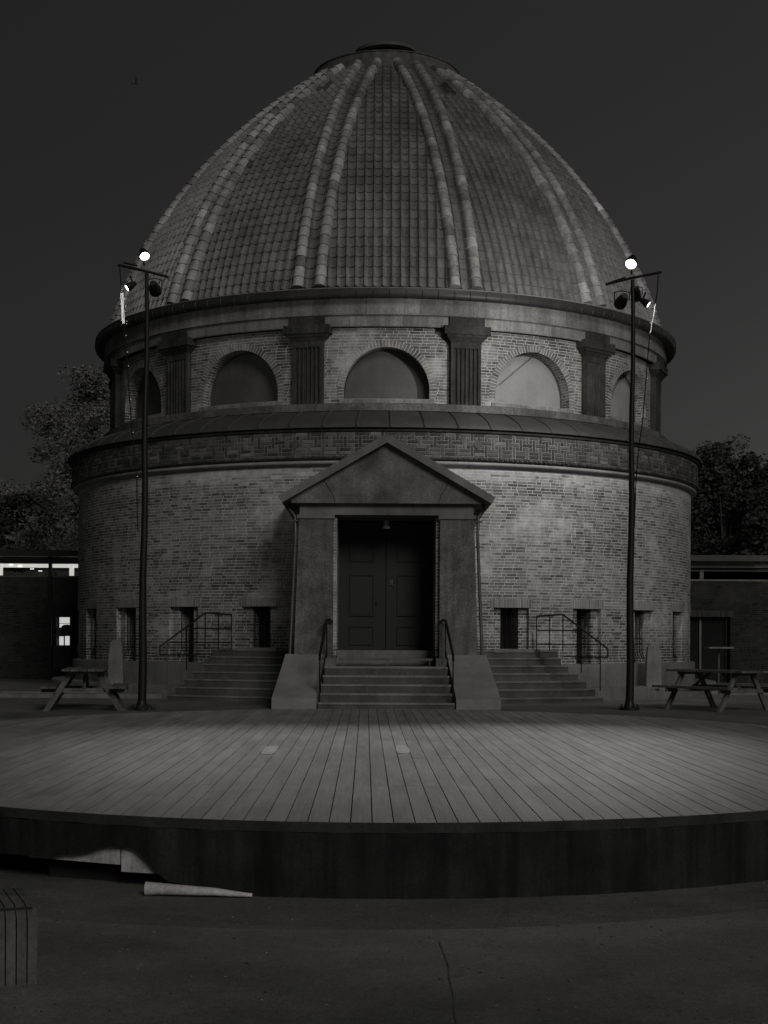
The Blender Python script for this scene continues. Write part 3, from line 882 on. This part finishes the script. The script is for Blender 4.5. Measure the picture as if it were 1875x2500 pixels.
# curved side stairs, railings' platforms
for sd in (-1, 1):
    m_ = MB()
    lv = [(9.20,.085,29.8),(8.99,.25,29.5),(8.78,.41,29.0),(8.57,.57,28.6),(8.38,.73,27.8),(8.20,.89,27.3),(8.08,1.05,27.3)]
    for i, (r, z, ae) in enumerate(lv):
        n = 22; a_s = radians(9)
        for k in range(n):
            a0 = sd*(a_s+(radians(ae)-a_s)*k/n); a1 = sd*(a_s+(radians(ae)-a_s)*(k+1)/n)
            if sd < 0: a0, a1 = a1, a0
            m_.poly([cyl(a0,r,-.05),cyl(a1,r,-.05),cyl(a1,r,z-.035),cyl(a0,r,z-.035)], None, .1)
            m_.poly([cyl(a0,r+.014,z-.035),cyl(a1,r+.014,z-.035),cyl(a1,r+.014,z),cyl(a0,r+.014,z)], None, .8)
            m_.poly([cyl(a0,r,z-.035),cyl(a1,r,z-.035),cyl(a1,r+.014,z-.035),cyl(a0,r+.014,z-.035)])
            m_.poly([cyl(a0,r+.014,z),cyl(a1,r+.014,z),cyl(a1,7.85,z),cyl(a0,7.85,z)])
        ae_ = sd*radians(ae); pts = [cyl(ae_,r+.014,-.05),cyl(ae_,7.85,-.05),cyl(ae_,7.85,z),cyl(ae_,r+.014,z)]
        m_.poly(pts if sd > 0 else pts[::-1])
    m_.build('curved_side_steps', M_step, rot, 30)
    # pale sill block on the top step
    m_ = MB()
    a0, a1 = sorted((sd*radians(16.6), sd*radians(23)))
    m_.poly([cyl(a0,8.10,1.0),cyl(a1,8.10,1.0),cyl(a1,8.10,1.075),cyl(a0,8.10,1.075)])
    m_.poly([cyl(a0,8.10,1.075),cyl(a1,8.10,1.075),cyl(a1,7.88,1.075),cyl(a0,7.88,1.075)])
    m_.build('window_ledge_stone', M_granite, rot)
    # iron railing at the end of the steps
    p0_ = world(3.26*sd, 32.05); 
    rl = thing('stair_railing', ('left' if sd < 0 else 'right')+' iron pipe railing sloping down beside the curved side steps', 'railing', (p0_[0], p0_[1], 0), 0, 'pipe railings at the side stairs')
    A0 = Vector((0,0,0)); B0 = Vector(world(3.72*sd, 31.2)) - Vector((p0_[0],p0_[1],0)); C0 = Vector(world(4.52*sd, 30.3)) - Vector((p0_[0],p0_[1],0))
    def at(P_, z): return (P_.x, P_.y, z)
    def lerp(a_, b_, t): return a_+(b_-a_)*t
    tr = MB(); tr.tube([at(A0,1.775),at(B0,1.80),at(C0,1.10),at(C0,.93)], .019, 7); tr.build('top_rail', M_iron, rl, 60)
    for z, e in ((1.47, .35), (1.18, .80), (.93, 1.0)):
        b_ = MB(); st = A0 if z > 1 else B0
        b_.tube([at(st,z),at(B0,z),at(lerp(B0,C0,e),z)] if st is A0 else [at(B0,z),at(lerp(B0,C0,e),z)], .014, 6); b_.build('bar', M_iron, rl, 60)
    for P_, zb, ztp in ((A0,1.04,1.775),(lerp(A0,B0,.5),1.04,1.79),(B0,1.04,1.80),(lerp(B0,C0,.42),.60,1.50),(lerp(B0,C0,.84),.24,1.21)):
        b_ = MB(); b_.tube([at(P_,zb),at(P_,ztp)], .013, 6); b_.build('post', M_iron if zb > .3 or sd > 0 else M_galv, rl, 60)
# iron rungs on the wall
for sd in (-1, 1):
    for z in (1.78, 1.43):
        aa = sd*radians(40.8); m_ = MB()
        m_.tube([cyl(aa-.016,RW-.01,z),cyl(aa-.014,RW+.06,z),cyl(aa+.014,RW+.06,z),cyl(aa+.016,RW-.01,z)], .011, 6)
        m_.build('wall_rung', M_iron, rot)
# pale boundary stones
for (lat, dep, lab, hgt) in ((-5.98, 33.55, 'weathered stone bollard against the plinth left of the left lamp pole', 1.0),
                             (6.02, 33.55, 'weathered stone bollard against the plinth right of the right lamp pole', .97)):
    p = world(lat, dep)
    m_ = MB()
    m_.hexa([(-.17,-.13,-.05),(.17,-.13,-.05),(.17,.13,-.05),(-.17,.13,-.05),(-.16,-.12,.55),(.15,-.12,.55),(.15,.12,.55),(-.16,.12,.55)])
    m_.hexa([(-.155,-.118,.551),(.148,-.118,.551),(.148,.12,.551),(-.155,.12,.551),(-.13,-.09,hgt-.1),(.12,-.09,hgt-.1),(.12,.09,hgt-.1),(-.13,.09,hgt-.1)])
    m_.hexa([(-.13,-.09,hgt-.099),(.12,-.09,hgt-.099),(.12,.09,hgt-.099),(-.13,.09,hgt-.099),(-.07,-.04,hgt-.02),(.06,-.04,hgt-.02),(.06,.04,hgt-.02),(-.07,.04,hgt-.02)])
    o = m_.build('stone_bollard', M_granite, None, None); o.location = (p[0], p[1], .25)
    tag(o, lab, 'bollard', 'old stone bollards at the plinth')

# ------------------------------------------------------------------ lamp poles
def pole(lat, dep, H, lean, label):
    p = world(lat, dep)
    r = thing('lamp_pole', label, 'lamp pole', (p[0], p[1], 0), 0, 'dark lamp poles in front of the rotunda')
    m_ = MB(); pts = [(lean*t/10+ .012*sin(t*1.7), 0, -.03+(H+.03)*t/10) for t in range(11)]
    m_.tube(pts, .078, 14, True, .036)
    m_.build('mast', M_iron, r, 50)
    m_ = MB(); m_.tube([(0,0,-.03),(0,0,.02)], .19, 10); m_.tube([(0,0,.02),(0,0,.13)], .11, 12, True, .08)
    for i in range(8):
        a = 2*pi*i/8+.3; m_.tube([(.16*cos(a),.16*sin(a),.0),(.16*cos(a),.16*sin(a),.07)], .014, 6)
    m_.build('base_flange', M_iron, r, 50)
    return r, p
def floodlight(loc, direction, lit, label, size=1.0, kind='can', energy=0, spot=70, blend=.8, yoke=True):
    """theatre-type lamp: can body, lens, yoke; local -Y is the lens side before aiming"""
    r = thing('stage_lamp', label, 'lamp', loc, 0, 'stage lamps on the poles')
    d = Vector(direction).normalized()
    Q = d.to_track_quat('-Y', 'Z').to_matrix().to_4x4()
    s_ = size
    ax = Q @ Matrix.Rotation(pi/2, 4, 'X')     # lathe axis z -> lens direction
    m_ = MB(); m_.lathe([(.0,.16*s_*1.2),(.055*s_,.16*s_*1.2),(.095*s_,.06*s_),(.115*s_,-.04*s_),(.118*s_,-.13*s_),(.106*s_,-.13*s_),(.104*s_,-.085*s_)], n=24, axis=Q @ Matrix.Rotation(-pi/2, 4, 'X'))
    m_.build('housing', M_iron, r, 40)
    m_ = MB(); rr_ = []
    c_ = m_.vert(Q @ Vector((0,-.088*s_,0)))
    ring = [m_.vert(Q @ Vector((.104*s_*cos(2*pi*i/24),-.086*s_,.104*s_*sin(2*pi*i/24)))) for i in range(24)]
    for i in range(24): m_.face((c_, ring[(i+1)%24], ring[i]))
    m_.build('lens', M_lens if lit else M_glass, r)
    m_ = MB()
    if yoke: m_.tube([Vector((-.14*s_,0,0)),Vector((-.14*s_,0,.16*s_)),Vector((0,0,.19*s_)),Vector((.14*s_,0,.16*s_)),Vector((.14*s_,0,0))], .012*s_, 6)
    else: m_.tube([Vector(Q @ Vector((0,.10*s_,0))), Vector((0,.02,-.24*s_ if loc[2] > 7.9 else .2))], .018, 6)
    m_.build('yoke' if yoke else 'bracket', M_iron, r)
    if energy:
        ld = bpy.data.lights.new('lamp_light', 'SPOT'); lo = bpy.data.objects.new('lamp_light', ld); col.objects.link(lo)
        ld.energy = energy; ld.spot_size = radians(spot); ld.spot_blend = blend; ld.shadow_soft_size = .09*s_
        ld.color = (1, .975, .93)
        lo.parent = r
        lo.location = Q @ Vector((0,-.15*s_,0)); lo.rotation_mode = 'QUATERNION'; lo.rotation_quaternion = d.to_track_quat('-Z', 'Y')
    return r

PL, pl = pole(-4.385, 27.2, 7.92, .06, 'dark slender lamp pole left of the portico, with a fairy-light cable hanging beside it')
PR, pr = pole(4.62, 28.2, 8.05, .03, 'dark slender lamp pole right of the portico, with a sloping cross arm')
def arm(root, x0, z0, x1, z1, y0=0, y1=0):
    m_ = MB(); m_.tube([(x0,y0,z0),(0,-.03,(z0+z1)/2),(x1,y1,z1)], .026, 6)
    m_.tube([(x0*.8,y0*.8,z0+.045),(x0*.25,-.03,z0*.35+(z0+z1)*.325+.05)], .016, 5)
    m_.build('cross_arm', M_iron, root)
arm(PL, -.47, 8.03, .44, 7.82)
arm(PR, -.49, 7.96, .56, 8.20)
L0 = Vector((pl[0], pl[1], 0)); Rr0 = Vector((pr[0], pr[1], 0))
# lamps: two facing the stage and the camera, two at the wall, two unlit/hanging
tgtL = Vector(world(-.8, 18.2, 0)); tgtR = Vector(world(1.2, 18.2, 0))
def to(a_, b_): return (b_-a_)
a_ = L0+Vector((.01,-.10,8.21)); floodlight(a_, to(a_, tgtL), True, 'round lit lamp on top of the left pole facing the stage', .82, yoke=False, energy=800, spot=40, blend=.9)
a_ = Rr0+Vector((-.02,-.10,8.37)); floodlight(a_, to(a_, tgtR), True, 'brightest round lamp, on top of the right pole facing the stage', .98, yoke=False, energy=1400, spot=41, blend=.9)
a_ = L0+Vector((-.26,.05,7.66)); floodlight(a_, (-.80,-.42,-.62), True, 'small lit lamp turned sideways under the left pole arm', .66, yoke=False, energy=9, spot=80)
a_ = Rr0+Vector((.27,.03,7.63)); floodlight(a_, (.80,-.42,-.62), True, 'small lit lamp turned sideways under the right pole arm', .66, yoke=False, energy=9, spot=80)
WALL_L, WALL_R = 75, 740
a_ = L0+Vector((.19,.02,7.62)); floodlight(a_, (.05,.95,-.32), False, 'dark hanging lamp under the left pole arm aimed at the wall', .95, energy=WALL_L, spot=120, blend=1)
a_ = Rr0+Vector((-.18,.02,7.66)); floodlight(a_, (-.15,.95,-.30), False, 'dark hanging lamp under the right pole arm aimed at the wall', 1.0, energy=WALL_R, spot=145, blend=1)
a_ = Rr0+Vector((.11,.10,7.80)); floodlight(a_, (.10,.9,-.5), False, 'dark lamp tucked behind the top of the right pole', .8)
# fairy light cables
def cable(root0, pts, label, lit_from, lit_to, extra):
    r = thing('light_cable', label, 'string light', (root0.x, root0.y, 0), 0, 'string light cables on the poles')
    P_ = [Vector(q_) for q_ in pts]
    m_ = MB(); m_.tube(P_, .011, 5); m_.build('cable', M_iron, r, 60)
    bl = MB()
    for j in range(3):
        q0 = [Vector((p_.x+random.uniform(-.025,.025), p_.y, p_.z)) for p_ in (P_[0].lerp(P_[0], 0),)]
    def along(z):
        for i in range(len(P_)-1):
            if P_[i+1].z <= z <= P_[i].z:
                return P_[i].lerp(P_[i+1], (P_[i].z-z)/(P_[i].z-P_[i+1].z))
        return P_[-1]
    for j in range(extra[0]):
        zz_ = [lit_from-(lit_from-lit_to)*i/7 for i in range(8)]
        off = (j-(extra[0]-1)/2)*.022
        bl.tube([along(z)+Vector((off*.8+random.uniform(-.006,.006),-.015,0)) for z in zz_], .0042, 5)
    bl.build('lit_strand', M_lit_strand, r)
    for j in range(extra[1]):
        z = lit_from-(lit_from-lit_to)*random.random()**.6*1.05
        b_ = MB(); c_ = along(z)+Vector((random.uniform(-.06,.06),-.02,0))
        b_.lathe([(.0,-.007),(.007,0),(0,.007)], n=6, c=c_); b_.build('bulb', M_spark, r)
    for z in extra[2]:
        b_ = MB(); c_ = along(z)+Vector((.02,-.02,0)); b_.lathe([(.0,-.006),(.006,0),(0,.006)], n=6, c=c_); b_.build('bulb', M_spark, r)
cable(L0, [(-.44,0,8.00),(-.42,0,7.75),(-.395,-.01,7.5),(-.37,-.01,7.1),(-.34,-.01,6.8),(-.29,0,6.2),(-.24,.0,5.5),(-.20,.0,5.0),(-.15,0,4.6),(-.11,0,4.1),(-.085,0,3.2)],
      'drooping fairy light cable from the left pole arm, brightly lit near its top', 7.52, 6.98, (3, 14, (6.75,6.45,6.2,5.6,5.0,4.2)))
cable(Rr0, [(.50,0,8.15),(.48,0,7.8),(.42,0,7.45),(.36,0,7.1),(.33,0,6.85),(.28,0,6.2),(.22,0,5.4),(.15,0,4.9),(.10,0,4.3),(.075,0,3.4)],
      'dark drooping cable from the right pole arm with a few tiny lit bulbs', 7.6, 7.05, (1, 6, (6.9,6.2)))

# ------------------------------------------------------------------ picnic tables
def picnic(lat, dep, rz, label):
    p = world(lat, dep)
    r = thing('picnic_table', label, 'picnic table', (p[0], p[1], -.035), rz, 'wooden picnic tables on the terrace')
    Lh = .95
    m_ = MB()
    for i in range(5): m_.box(-Lh,Lh,-.37+i*.15,-.37+i*.15+.138,.715,.755, None, random.random())
    for xx in (-.68,.66): m_.box(xx,xx+.05,-.33,.33,.665,.714)
    m_.build('tabletop', M_wood, r)
    for sd in (-1, 1):
        m_ = MB()
        for i in range(2): 
            y0 = sd*.60 + (i-1)*.14
            m_.box(-Lh,Lh,y0,y0+.13,.41,.45, None, random.random())
        m_.build('seat', M_wood, r)
    for xx in (-.66, .66):
        m_ = MB(); m_.box(xx+.051,xx+.09,-.74,.74,.335,.409); m_.build('crossbeam', M_wood, r)
        for sd in (-1, 1):
            m_ = MB(); yb, yt = sd*.66, sd*.21
            m_.hexa([(xx,yb-.06,0),(xx+.05,yb-.06,0),(xx+.05,yb+.06,0),(xx,yb+.06,0),(xx,yt-.05,.713),(xx+.05,yt-.05,.713),(xx+.05,yt+.05,.713),(xx,yt+.05,.713)])
            m_.build('leg', M_wood, r)
    m_ = MB()
    for sd in (-1, 1): m_.tube([(sd*.62,0,.40),(sd*.15,0,.70)], .03, 4)
    m_.build('brace', M_wood, r)
    return r
picnic(-5.42, 27.3, pi/2+.13, 'wooden picnic table seen end on, left of the left lamp pole')
picnic(6.32, 28.55, -radians(55), 'wooden picnic table standing at an angle right of the right lamp pole')

# slatted bench at the lower left
M_bench = rough_mat('dark_bench_timber', .105, .6, 1.3, 2.5, 45, .8, .3, .004, .3)
p = world(-2.22, 8.10)
r = thing('slatted_bench', 'dark slatted bench with rounded front edge, cut off by the lower left picture edge', 'bench', (p[0], p[1], -.54), radians(20))
for i in range(20):
    x = .31-.056*i
    prof = [(-.30,0),(-.30,.30)] + [(-.30+.11*(1-cos(t)), .30+.11*sin(t)) for t in [pi/2*j/6 for j in range(1, 7)]] + [(.35,.41)]
    inn = [(y+ (.035 if k < 2 else .03*(1-min(1, max(0, (y+.30)/.11)))), z-(.0 if k < 2 else .03)) for k, (y, z) in enumerate(prof)]
    m_ = MB(); w_ = .049
    ids = [[m_.vert((xx, y, z)) for y, z in pr_] for xx in (x-w_, x) for pr_ in (prof, inn)]
    for k in range(len(prof)-1):
        o0, i0, o1, i1 = ids
        m_.face((o0[k],o1[k],o1[k+1],o0[k+1])); m_.face((i0[k],i0[k+1],i1[k+1],i1[k]))
        m_.face((o0[k],o0[k+1],i0[k+1],i0[k])); m_.face((o1[k],i1[k],i1[k+1],o1[k+1]))
    m_.build('slat', M_bench, r, 40)
m_ = MB(); m_.box(-.86,.29,-.255,.33,.0,.40); m_.build('frame', M_black, r)

# ------------------------------------------------------------------ low wings behind
def wing(sd, lit):
    if sd < 0:
        r = thing('low_brick_wing', 'low flat-roofed brick building on the left with a lit strip window under the roof', 'building')
        x0, x1 = -30, -6.6
    else:
        r = thing('low_brick_wing', 'low flat-roofed brick building on the right with an unlit strip window under the roof', 'building')
        x0, x1 = 6.6, 30
    y0, y1 = 6.6, 17
    m_ = MB()
    # front wall with a window hole on the left building
    wx0, wx1, wz0, wz1 = (-9.94, -9.55, 1.02, 1.88)
    def q(a_, b_, c_, d_):
        m_.poly([(a_,y0,c_),(b_,y0,c_),(b_,y0,d_),(a_,y0,d_)], [(a_,c_),(b_,c_),(b_,d_),(a_,d_)])
    if sd < 0:
        q(x0,wx0,-.05,3.13); q(wx1,x1,-.05,3.13); q(wx0,wx1,-.05,wz0); q(wx0,wx1,wz1,3.13)
    else:
        q(x0,9.0,-.05,3.13); q(10.75,x1,-.05,3.13); q(9.0,10.75,2.0,3.13)
        for xx in (9.0, 10.75): m_.poly([(xx,y0,-.05),(xx,y0+.3,-.05),(xx,y0+.3,2.0),(xx,y0,2.0)], [(0,0),(.3,0),(.3,2),(0,2)])
    m_.poly([(x0,y0,3.13),(x1,y0,3.13),(x1,y0+.3,3.13),(x0,y0+.3,3.13)])
    for xx in (x0, x1): m_.poly([(xx,y0,-.05),(xx,y1,-.05),(xx,y1,3.68),(xx,y0,3.68)], [(0,0),(10,0),(10,3.7),(0,3.7)])
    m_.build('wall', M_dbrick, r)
    m_ = MB(); m_.box(x0-.3,x1+.3,y0-(.9 if sd < 0 else .35),y1,3.70,3.88); m_.build('roof', M_iron if sd < 0 else plain('grey_roof_edge', .06), r)
    m_ = MB(); m_.box(x0,x1,y0+.02,y1,3.52,3.699); m_.build('soffit_beam', M_soffit, r)
    # strip window: room behind glass, posts
    m_ = MB()
    m_.box(x0,x1,y0+3.0,y0+3.1,3.13,3.52); m_.build('room_wall', M_glass, r)
    m_ = MB(); m_.box(x0,x1,y0+.20,y0+.26,3.405,3.515)
    m_.build('window_strip', M_room if lit else plain('dim_strip', .12), r)
    for xx in ([-11.74,-9.55] if sd < 0 else [9.9]):
        m_ = MB(); m_.box(xx-.06,xx+.06,y0+.18,y0+.32,3.135,3.52); m_.build('window_post', M_room if lit else M_galv, r)
    m_ = MB(); m_.box(x0,x1,y0-.02,y0+.1,3.10,3.15); m_.build('window_sill', M_galv, r)
    for xx in ([-10.10] if sd < 0 else [14.0]):
        m_ = MB(); m_.box(xx-.05,xx+.05,y0-.3,y0-.2,-.04,3.699); m_.build('roof_post', M_iron, r)
    if not lit:
        m_ = MB(); m_.box(9.0,10.75,y0+.3,y0+.34,-.04,2.0); dw = m_.build('doorway', M_glass, r)
        m_ = MB()
        for xx in (9.02, 9.85, 10.67): m_.box(xx,xx+.06,y0+.24,y0+.299,-.04,1.99)
        m_.build('frame', M_galv, dw)
        m_ = MB(); m_.poly([(8.9,y0-.004,2.0),(10.85,y0-.004,2.0),(10.85,y0-.004,2.19),(8.9,y0-.004,2.19)], [(8.9,.001),(10.85,.001),(10.85,.189),(8.9,.189)])
        m_.build('brick_lintel', brick_mat('dark_lintel', .03, .06, .09, rh=.19, period=.066, stops=None, stain=.2, offs=0), r)
    if lit:
        for (xx, zz_) in ((-11.4,3.49),(-11.13,3.44),(-10.75,3.36),(-10.5,3.30)):
            m_ = MB(); m_.box(xx-.055,xx+.055,y0+.15,y0+.19,zz_-.008,zz_+.008); m_.build('tube_light', M_tubelight, r)
        m_ = MB(); m_.box(wx0-.0,wx1+.0,y0+.35,y0+.4,wz0,wz1)
        wn_ = m_.build('lit_window', M_room, r)
        m_ = MB(); m_.box(wx0-.05,wx0-.005,y0-.05,y0+.05,wz0-.03,wz1+.03); m_.box(wx1+.005,wx1+.05,y0-.05,y0+.05,wz0-.03,wz1+.03); m_.box(wx0,wx1,y0-.03,y0+.03,wz1-.2,wz1-.185)
        m_.build('frame', M_frame, wn_)
    return r
wing(-1, True); wing(1, False)
# hooded wall lamp in front of the lit window
p = world(-9.66, 45.2)
r = thing('hooded_floodlight', 'grey hooded outdoor lamp silhouetted in front of the small lit window', 'lamp', (p[0]-.02, p[1], 0))
m_ = MB(); m_.tube([(-.32,0,1.44),(-.2,0,1.44),(-.16,0,1.44)], .07, 10); m_.build('mount', M_iron, r, 50)
m_ = MB(); m_.box(-.17,.02,-.1,.1,1.29,1.56); m_.build('body', plain('grey_plastic', .10), r)
m_ = MB(); m_.lathe([(0,1.65),(.08,1.64),(.15,1.60),(.18,1.52),(.19,1.30),(0,1.30)], n=20, c=(.12,0,0)); m_.build('hood', plain('dark_plastic', .05), r, 40)
m_ = MB(); m_.tube([(.05,0,0),(.05,0,1.3)], .02, 6); m_.build('stand', M_iron, r)
p = world(-9.3, 43.6)
r = thing('service_cabinet', 'black cabinet with thin pale edges beside the left flank of the rotunda', 'cabinet', (p[0], p[1], -.035))
m_ = MB(); m_.box(-.22,.22,-.15,.15,.42,1.02); m_.build('body', M_black, r)
m_ = MB(); m_.box(-.24,.24,-.17,.17,1.022,1.06); m_.box(-.245,-.222,-.17,.15,.42,1.02); m_.build('rim', M_zinc, r)
m_ = MB(); m_.box(-.2,-.16,-.12,.12,0,.42); m_.box(.16,.2,-.12,.12,0,.42); m_.build('leg', M_iron, r)
# high table far right
p = world(8.75, 39.2)
r = thing('bar_table', 'tall thin bar table behind the right picnic table', 'table', (p[0], p[1], -.035))
m_ = MB(); m_.box(-.32,.32,-.3,.3,1.10,1.14); m_.build('tabletop', M_granite, r)
m_ = MB(); m_.tube([(0,0,.02),(0,0,1.10)], .025, 8); m_.build('stem', M_galv, r)
m_ = MB(); m_.box(-.25,.25,-.25,.25,0,.02); m_.build('foot', M_galv, r)
# low planter kerbs behind the picnic tables
for (lat, dep, w_, lab) in ((-6.9, 33.0, 2.2, 'low dark planting bed kerb behind the left picnic table'), (9.3, 37.0, 2.6, 'low gravelled bed kerb behind the right picnic table')):
    p = world(lat, dep)
    r = thing('planting_bed', lab, 'planting bed', (p[0], p[1], -.035), 0, 'low planting beds beside the rotunda')
    m_ = MB()
    for (a_, b_, c_, d_) in ((-w_,w_,-.6,-.5),(-w_,w_,.5,.6),(-w_,-w_+.1,-.499,.499),(w_-.1,w_,-.499,.499)): m_.box(a_,b_,c_,d_,0,.09)
    m_.build('kerb', M_granite, r)
    m_ = MB(); m_.box(-w_+.1,w_-.1,-.499,.499,0,.06); m_.build('soil', M_soil, r)

# ------------------------------------------------------------------ trees
def tree(lat, dep, H, R, nclump, nleaf, leaf, label, mat, seed, zlo=.25, squash=1.0, group='trees behind the rotunda', name='broadleaf_tree'):
    rnd = random.Random(seed)
    p = world(lat, dep)
    r = thing(name, label, 'tree', (p[0], p[1], -.035), 0, group)
    m_ = MB()
    m_.tube([(0,0,0),(.05,0,H*.25),(-.05,.05,H*.5),(.05,0,H*.8)], .05*R+.08, 8, True, .04)
    cen = []
    cz = H*(zlo+1)/2; hz = H*(1-zlo)/2
    for i in range(nclump):
        while True:
            v = Vector((rnd.uniform(-1,1), rnd.uniform(-1,1), rnd.uniform(-1,1)))
            if .35 < v.length < 1: break
        wd = 1-.35*max(0, v.z)**2
        c_ = Vector((v.x*R*wd, v.y*R*wd, cz+v.z*hz*squash)); cen.append((c_, rnd.uniform(.16,.34)*R, rnd.uniform(0,1)))
    for c_, rr_, _ in cen[:max(10, nclump//4)]:
        m_.tube([(0,0,H*.3+rnd.random()*H*.2), tuple(c_*.5+Vector((0,0,cz*.45))), tuple(c_)], .05, 5, True, .012)
    m_.build('trunk', M_bark, r, 60)
    lf = MB()
    for c_, rr_, tn in cen:
        for k in range(nleaf):
            v = Vector((rnd.gauss(0,1), rnd.gauss(0,1), rnd.gauss(0,1))).normalized()*(rnd.random()**.4)*rr_
            v.z *= .75
            q = c_+v
            if q.z > H: continue
            a = Vector((rnd.gauss(0,1), rnd.gauss(0,1), rnd.gauss(0,.6))).normalized()
            b = a.cross(Vector((rnd.gauss(0,1), rnd.gauss(0,1), rnd.gauss(0,1)))).normalized()
            s = leaf*rnd.uniform(.6,1.3)
            lf.poly([q-a*s, q+b*s*.55, q+a*s, q-b*s*.55], None, tn*.5+rnd.random()*.5)
    lf.build('crown', mat, r)
    return r
tree(-11.2, 58, 11.7, 3.3, 120, 300, .07, 'tall airy leafy tree rising left of the rotunda', M_leaf, 11)
tree(-15.4, 60, 7.6, 2.3, 55, 240, .07, 'airy leafy tree at the left picture edge behind the lit wing', M_leaf, 12)
tree(-13.9, 52, 6.8, 1.1, 40, 160, .08, 'dark narrow evergreen above the roof of the lit left wing', M_leafd, 13, .1, name='evergreen_tree')
tree(-12.3, 50.5, 6.1, 2.1, 40, 150, .08, 'low bushy tree just above the lit left wing', M_leafd, 14)
tree(-9.6, 52, 5.6, 1.8, 40, 220, .06, 'small bushy tree between the left wing and the rotunda', M_leaf, 15)
tree(12.0, 53, 8.3, 2.5, 110, 260, .09, 'dense dark tree next to the right flank of the rotunda', M_leafd, 21, .12)
tree(15.2, 55, 8.2, 2.9, 120, 260, .09, 'dense dark tree at the right picture edge', M_leafd, 22, .12)
tree(14.2, 62, 9.9, 2.6, 60, 240, .07, 'paler tree crown peeping over the dense trees on the right', M_leaf, 23)
tree(9.6, 55, 7.4, 2.6, 70, 230, .09, 'dark tree half hidden behind the right flank of the rotunda', M_leafd, 24, .12)
tree(13.4, 50, 5.9, 2.6, 90, 260, .09, 'low dense bush above the roof of the right wing', M_leafd, 25, .12)

# weeds round the foot of the left pole
rnd = random.Random(5); lf = MB()
for k in range(260):
    a = rnd.uniform(0, 2*pi); d = rnd.uniform(.08, .26); hh = rnd.uniform(.03,.14)
    x, y = d*cos(a), d*sin(a)*.7
    lf.poly([(x-.008,y,0),(x+.008,y,0),(x+rnd.uniform(-.05,.05),y+rnd.uniform(-.05,.05),hh)], None, rnd.random())
o = lf.build('weeds', M_leafd, None); o.location = (pl[0], pl[1], -.035); tag(o, 'dark weeds growing round the foot of the left lamp pole', 'weeds', None, 'stuff')

# tar seam in the asphalt
tm = MB(); sp = [(.345,9.1),(.356,8.81),(.372,8.4),(.362,8.06),(.368,7.7),(.355,7.32),(.36,6.6)]
for (a_, b_), (c_, d_) in zip(sp, sp[1:]):
    A_, B_ = world(a_, b_, -.536), world(c_, d_, -.536)
    tm.poly([(A_[0]-.004,A_[1],A_[2]),(B_[0]-.005,B_[1],B_[2]),(B_[0]+.004,B_[1],B_[2]),(A_[0]+.005,A_[1],A_[2])])
o = tm.build('tar_seam', rough_mat('tar', .07, .6, 1.4, 9, 60, .8), None); o['kind'] = 'structure'

# small stones and leaf litter on the yard in front of the stage
rnd = random.Random(9); lf = MB()
for k in range(900):
    la, de = rnd.uniform(-4, 4), rnd.uniform(6.5, 11.6)
    if (la/6.55)**2 + ((de-19)/8.42)**2 < 1.0: continue
    q_ = world(la, de); sz = rnd.uniform(.004, .014); a = rnd.random()*6.3
    zc = -.54
    pts = [(q_[0]+sz*cos(a+i_*1.57)*(1+.5*rnd.random()), q_[1]+sz*sin(a+i_*1.57)*(1+.5*rnd.random()), zc+.001) for i_ in range(4)]
    tp = (q_[0], q_[1], zc+sz*.6)
    for i_ in range(4): lf.poly([pts[i_], pts[(i_+1)%4], tp], None, rnd.random()*1.6)
o = lf.build('litter', rough_mat('litter', .085, .7, 1.3, 5, 40, .9, 0, .01, 0, 0, .6), None)
tag(o, 'tiny stones and leaf bits scattered on the asphalt before the stage', 'litter', None, 'stuff')

# bird
p = world(-6.03, 36, 14.55)
b = MB()
bx = thing('bird', 'dark bird in flight high in the sky left of the dome', 'bird', p, radians(10)); bx.scale = (.5, .5, .5)
b.tube([(-.16,0,.0),(-.08,0,.02),(0,0,.02),(.09,0,.0),(.15,0,-.01)], .03, 8, True, .012); b.build('body', M_black, bx, 60)
for pts in ([(-.03,0,.03),(.06,0,.03),(.10,.02,.20),(.03,.05,.33),(-.09,.08,.48),(-.02,.04,.30),(-.03,.02,.16)],):
    b = MB(); prism_pts = [Vector(q_) for q_ in pts]
    f_ = [b.vert(q_) for q_ in prism_pts]; g_ = [b.vert(q_+Vector((0,.012,0))) for q_ in prism_pts]
    b.face(f_); b.face(g_[::-1])
    for i in range(len(f_)): b.face((f_[i], g_[i], g_[(i+1)%len(f_)], f_[(i+1)%len(f_)]))
    b.build('wing', M_black, bx)
b = MB(); f_ = [(-.14,0,.0),(-.27,-.03,-.02),(-.13,-.02,-.03)]
b.poly(f_); b.poly([(q_[0],q_[1],q_[2]-.01) for q_ in f_][::-1]); b.build('tail', M_black, bx)
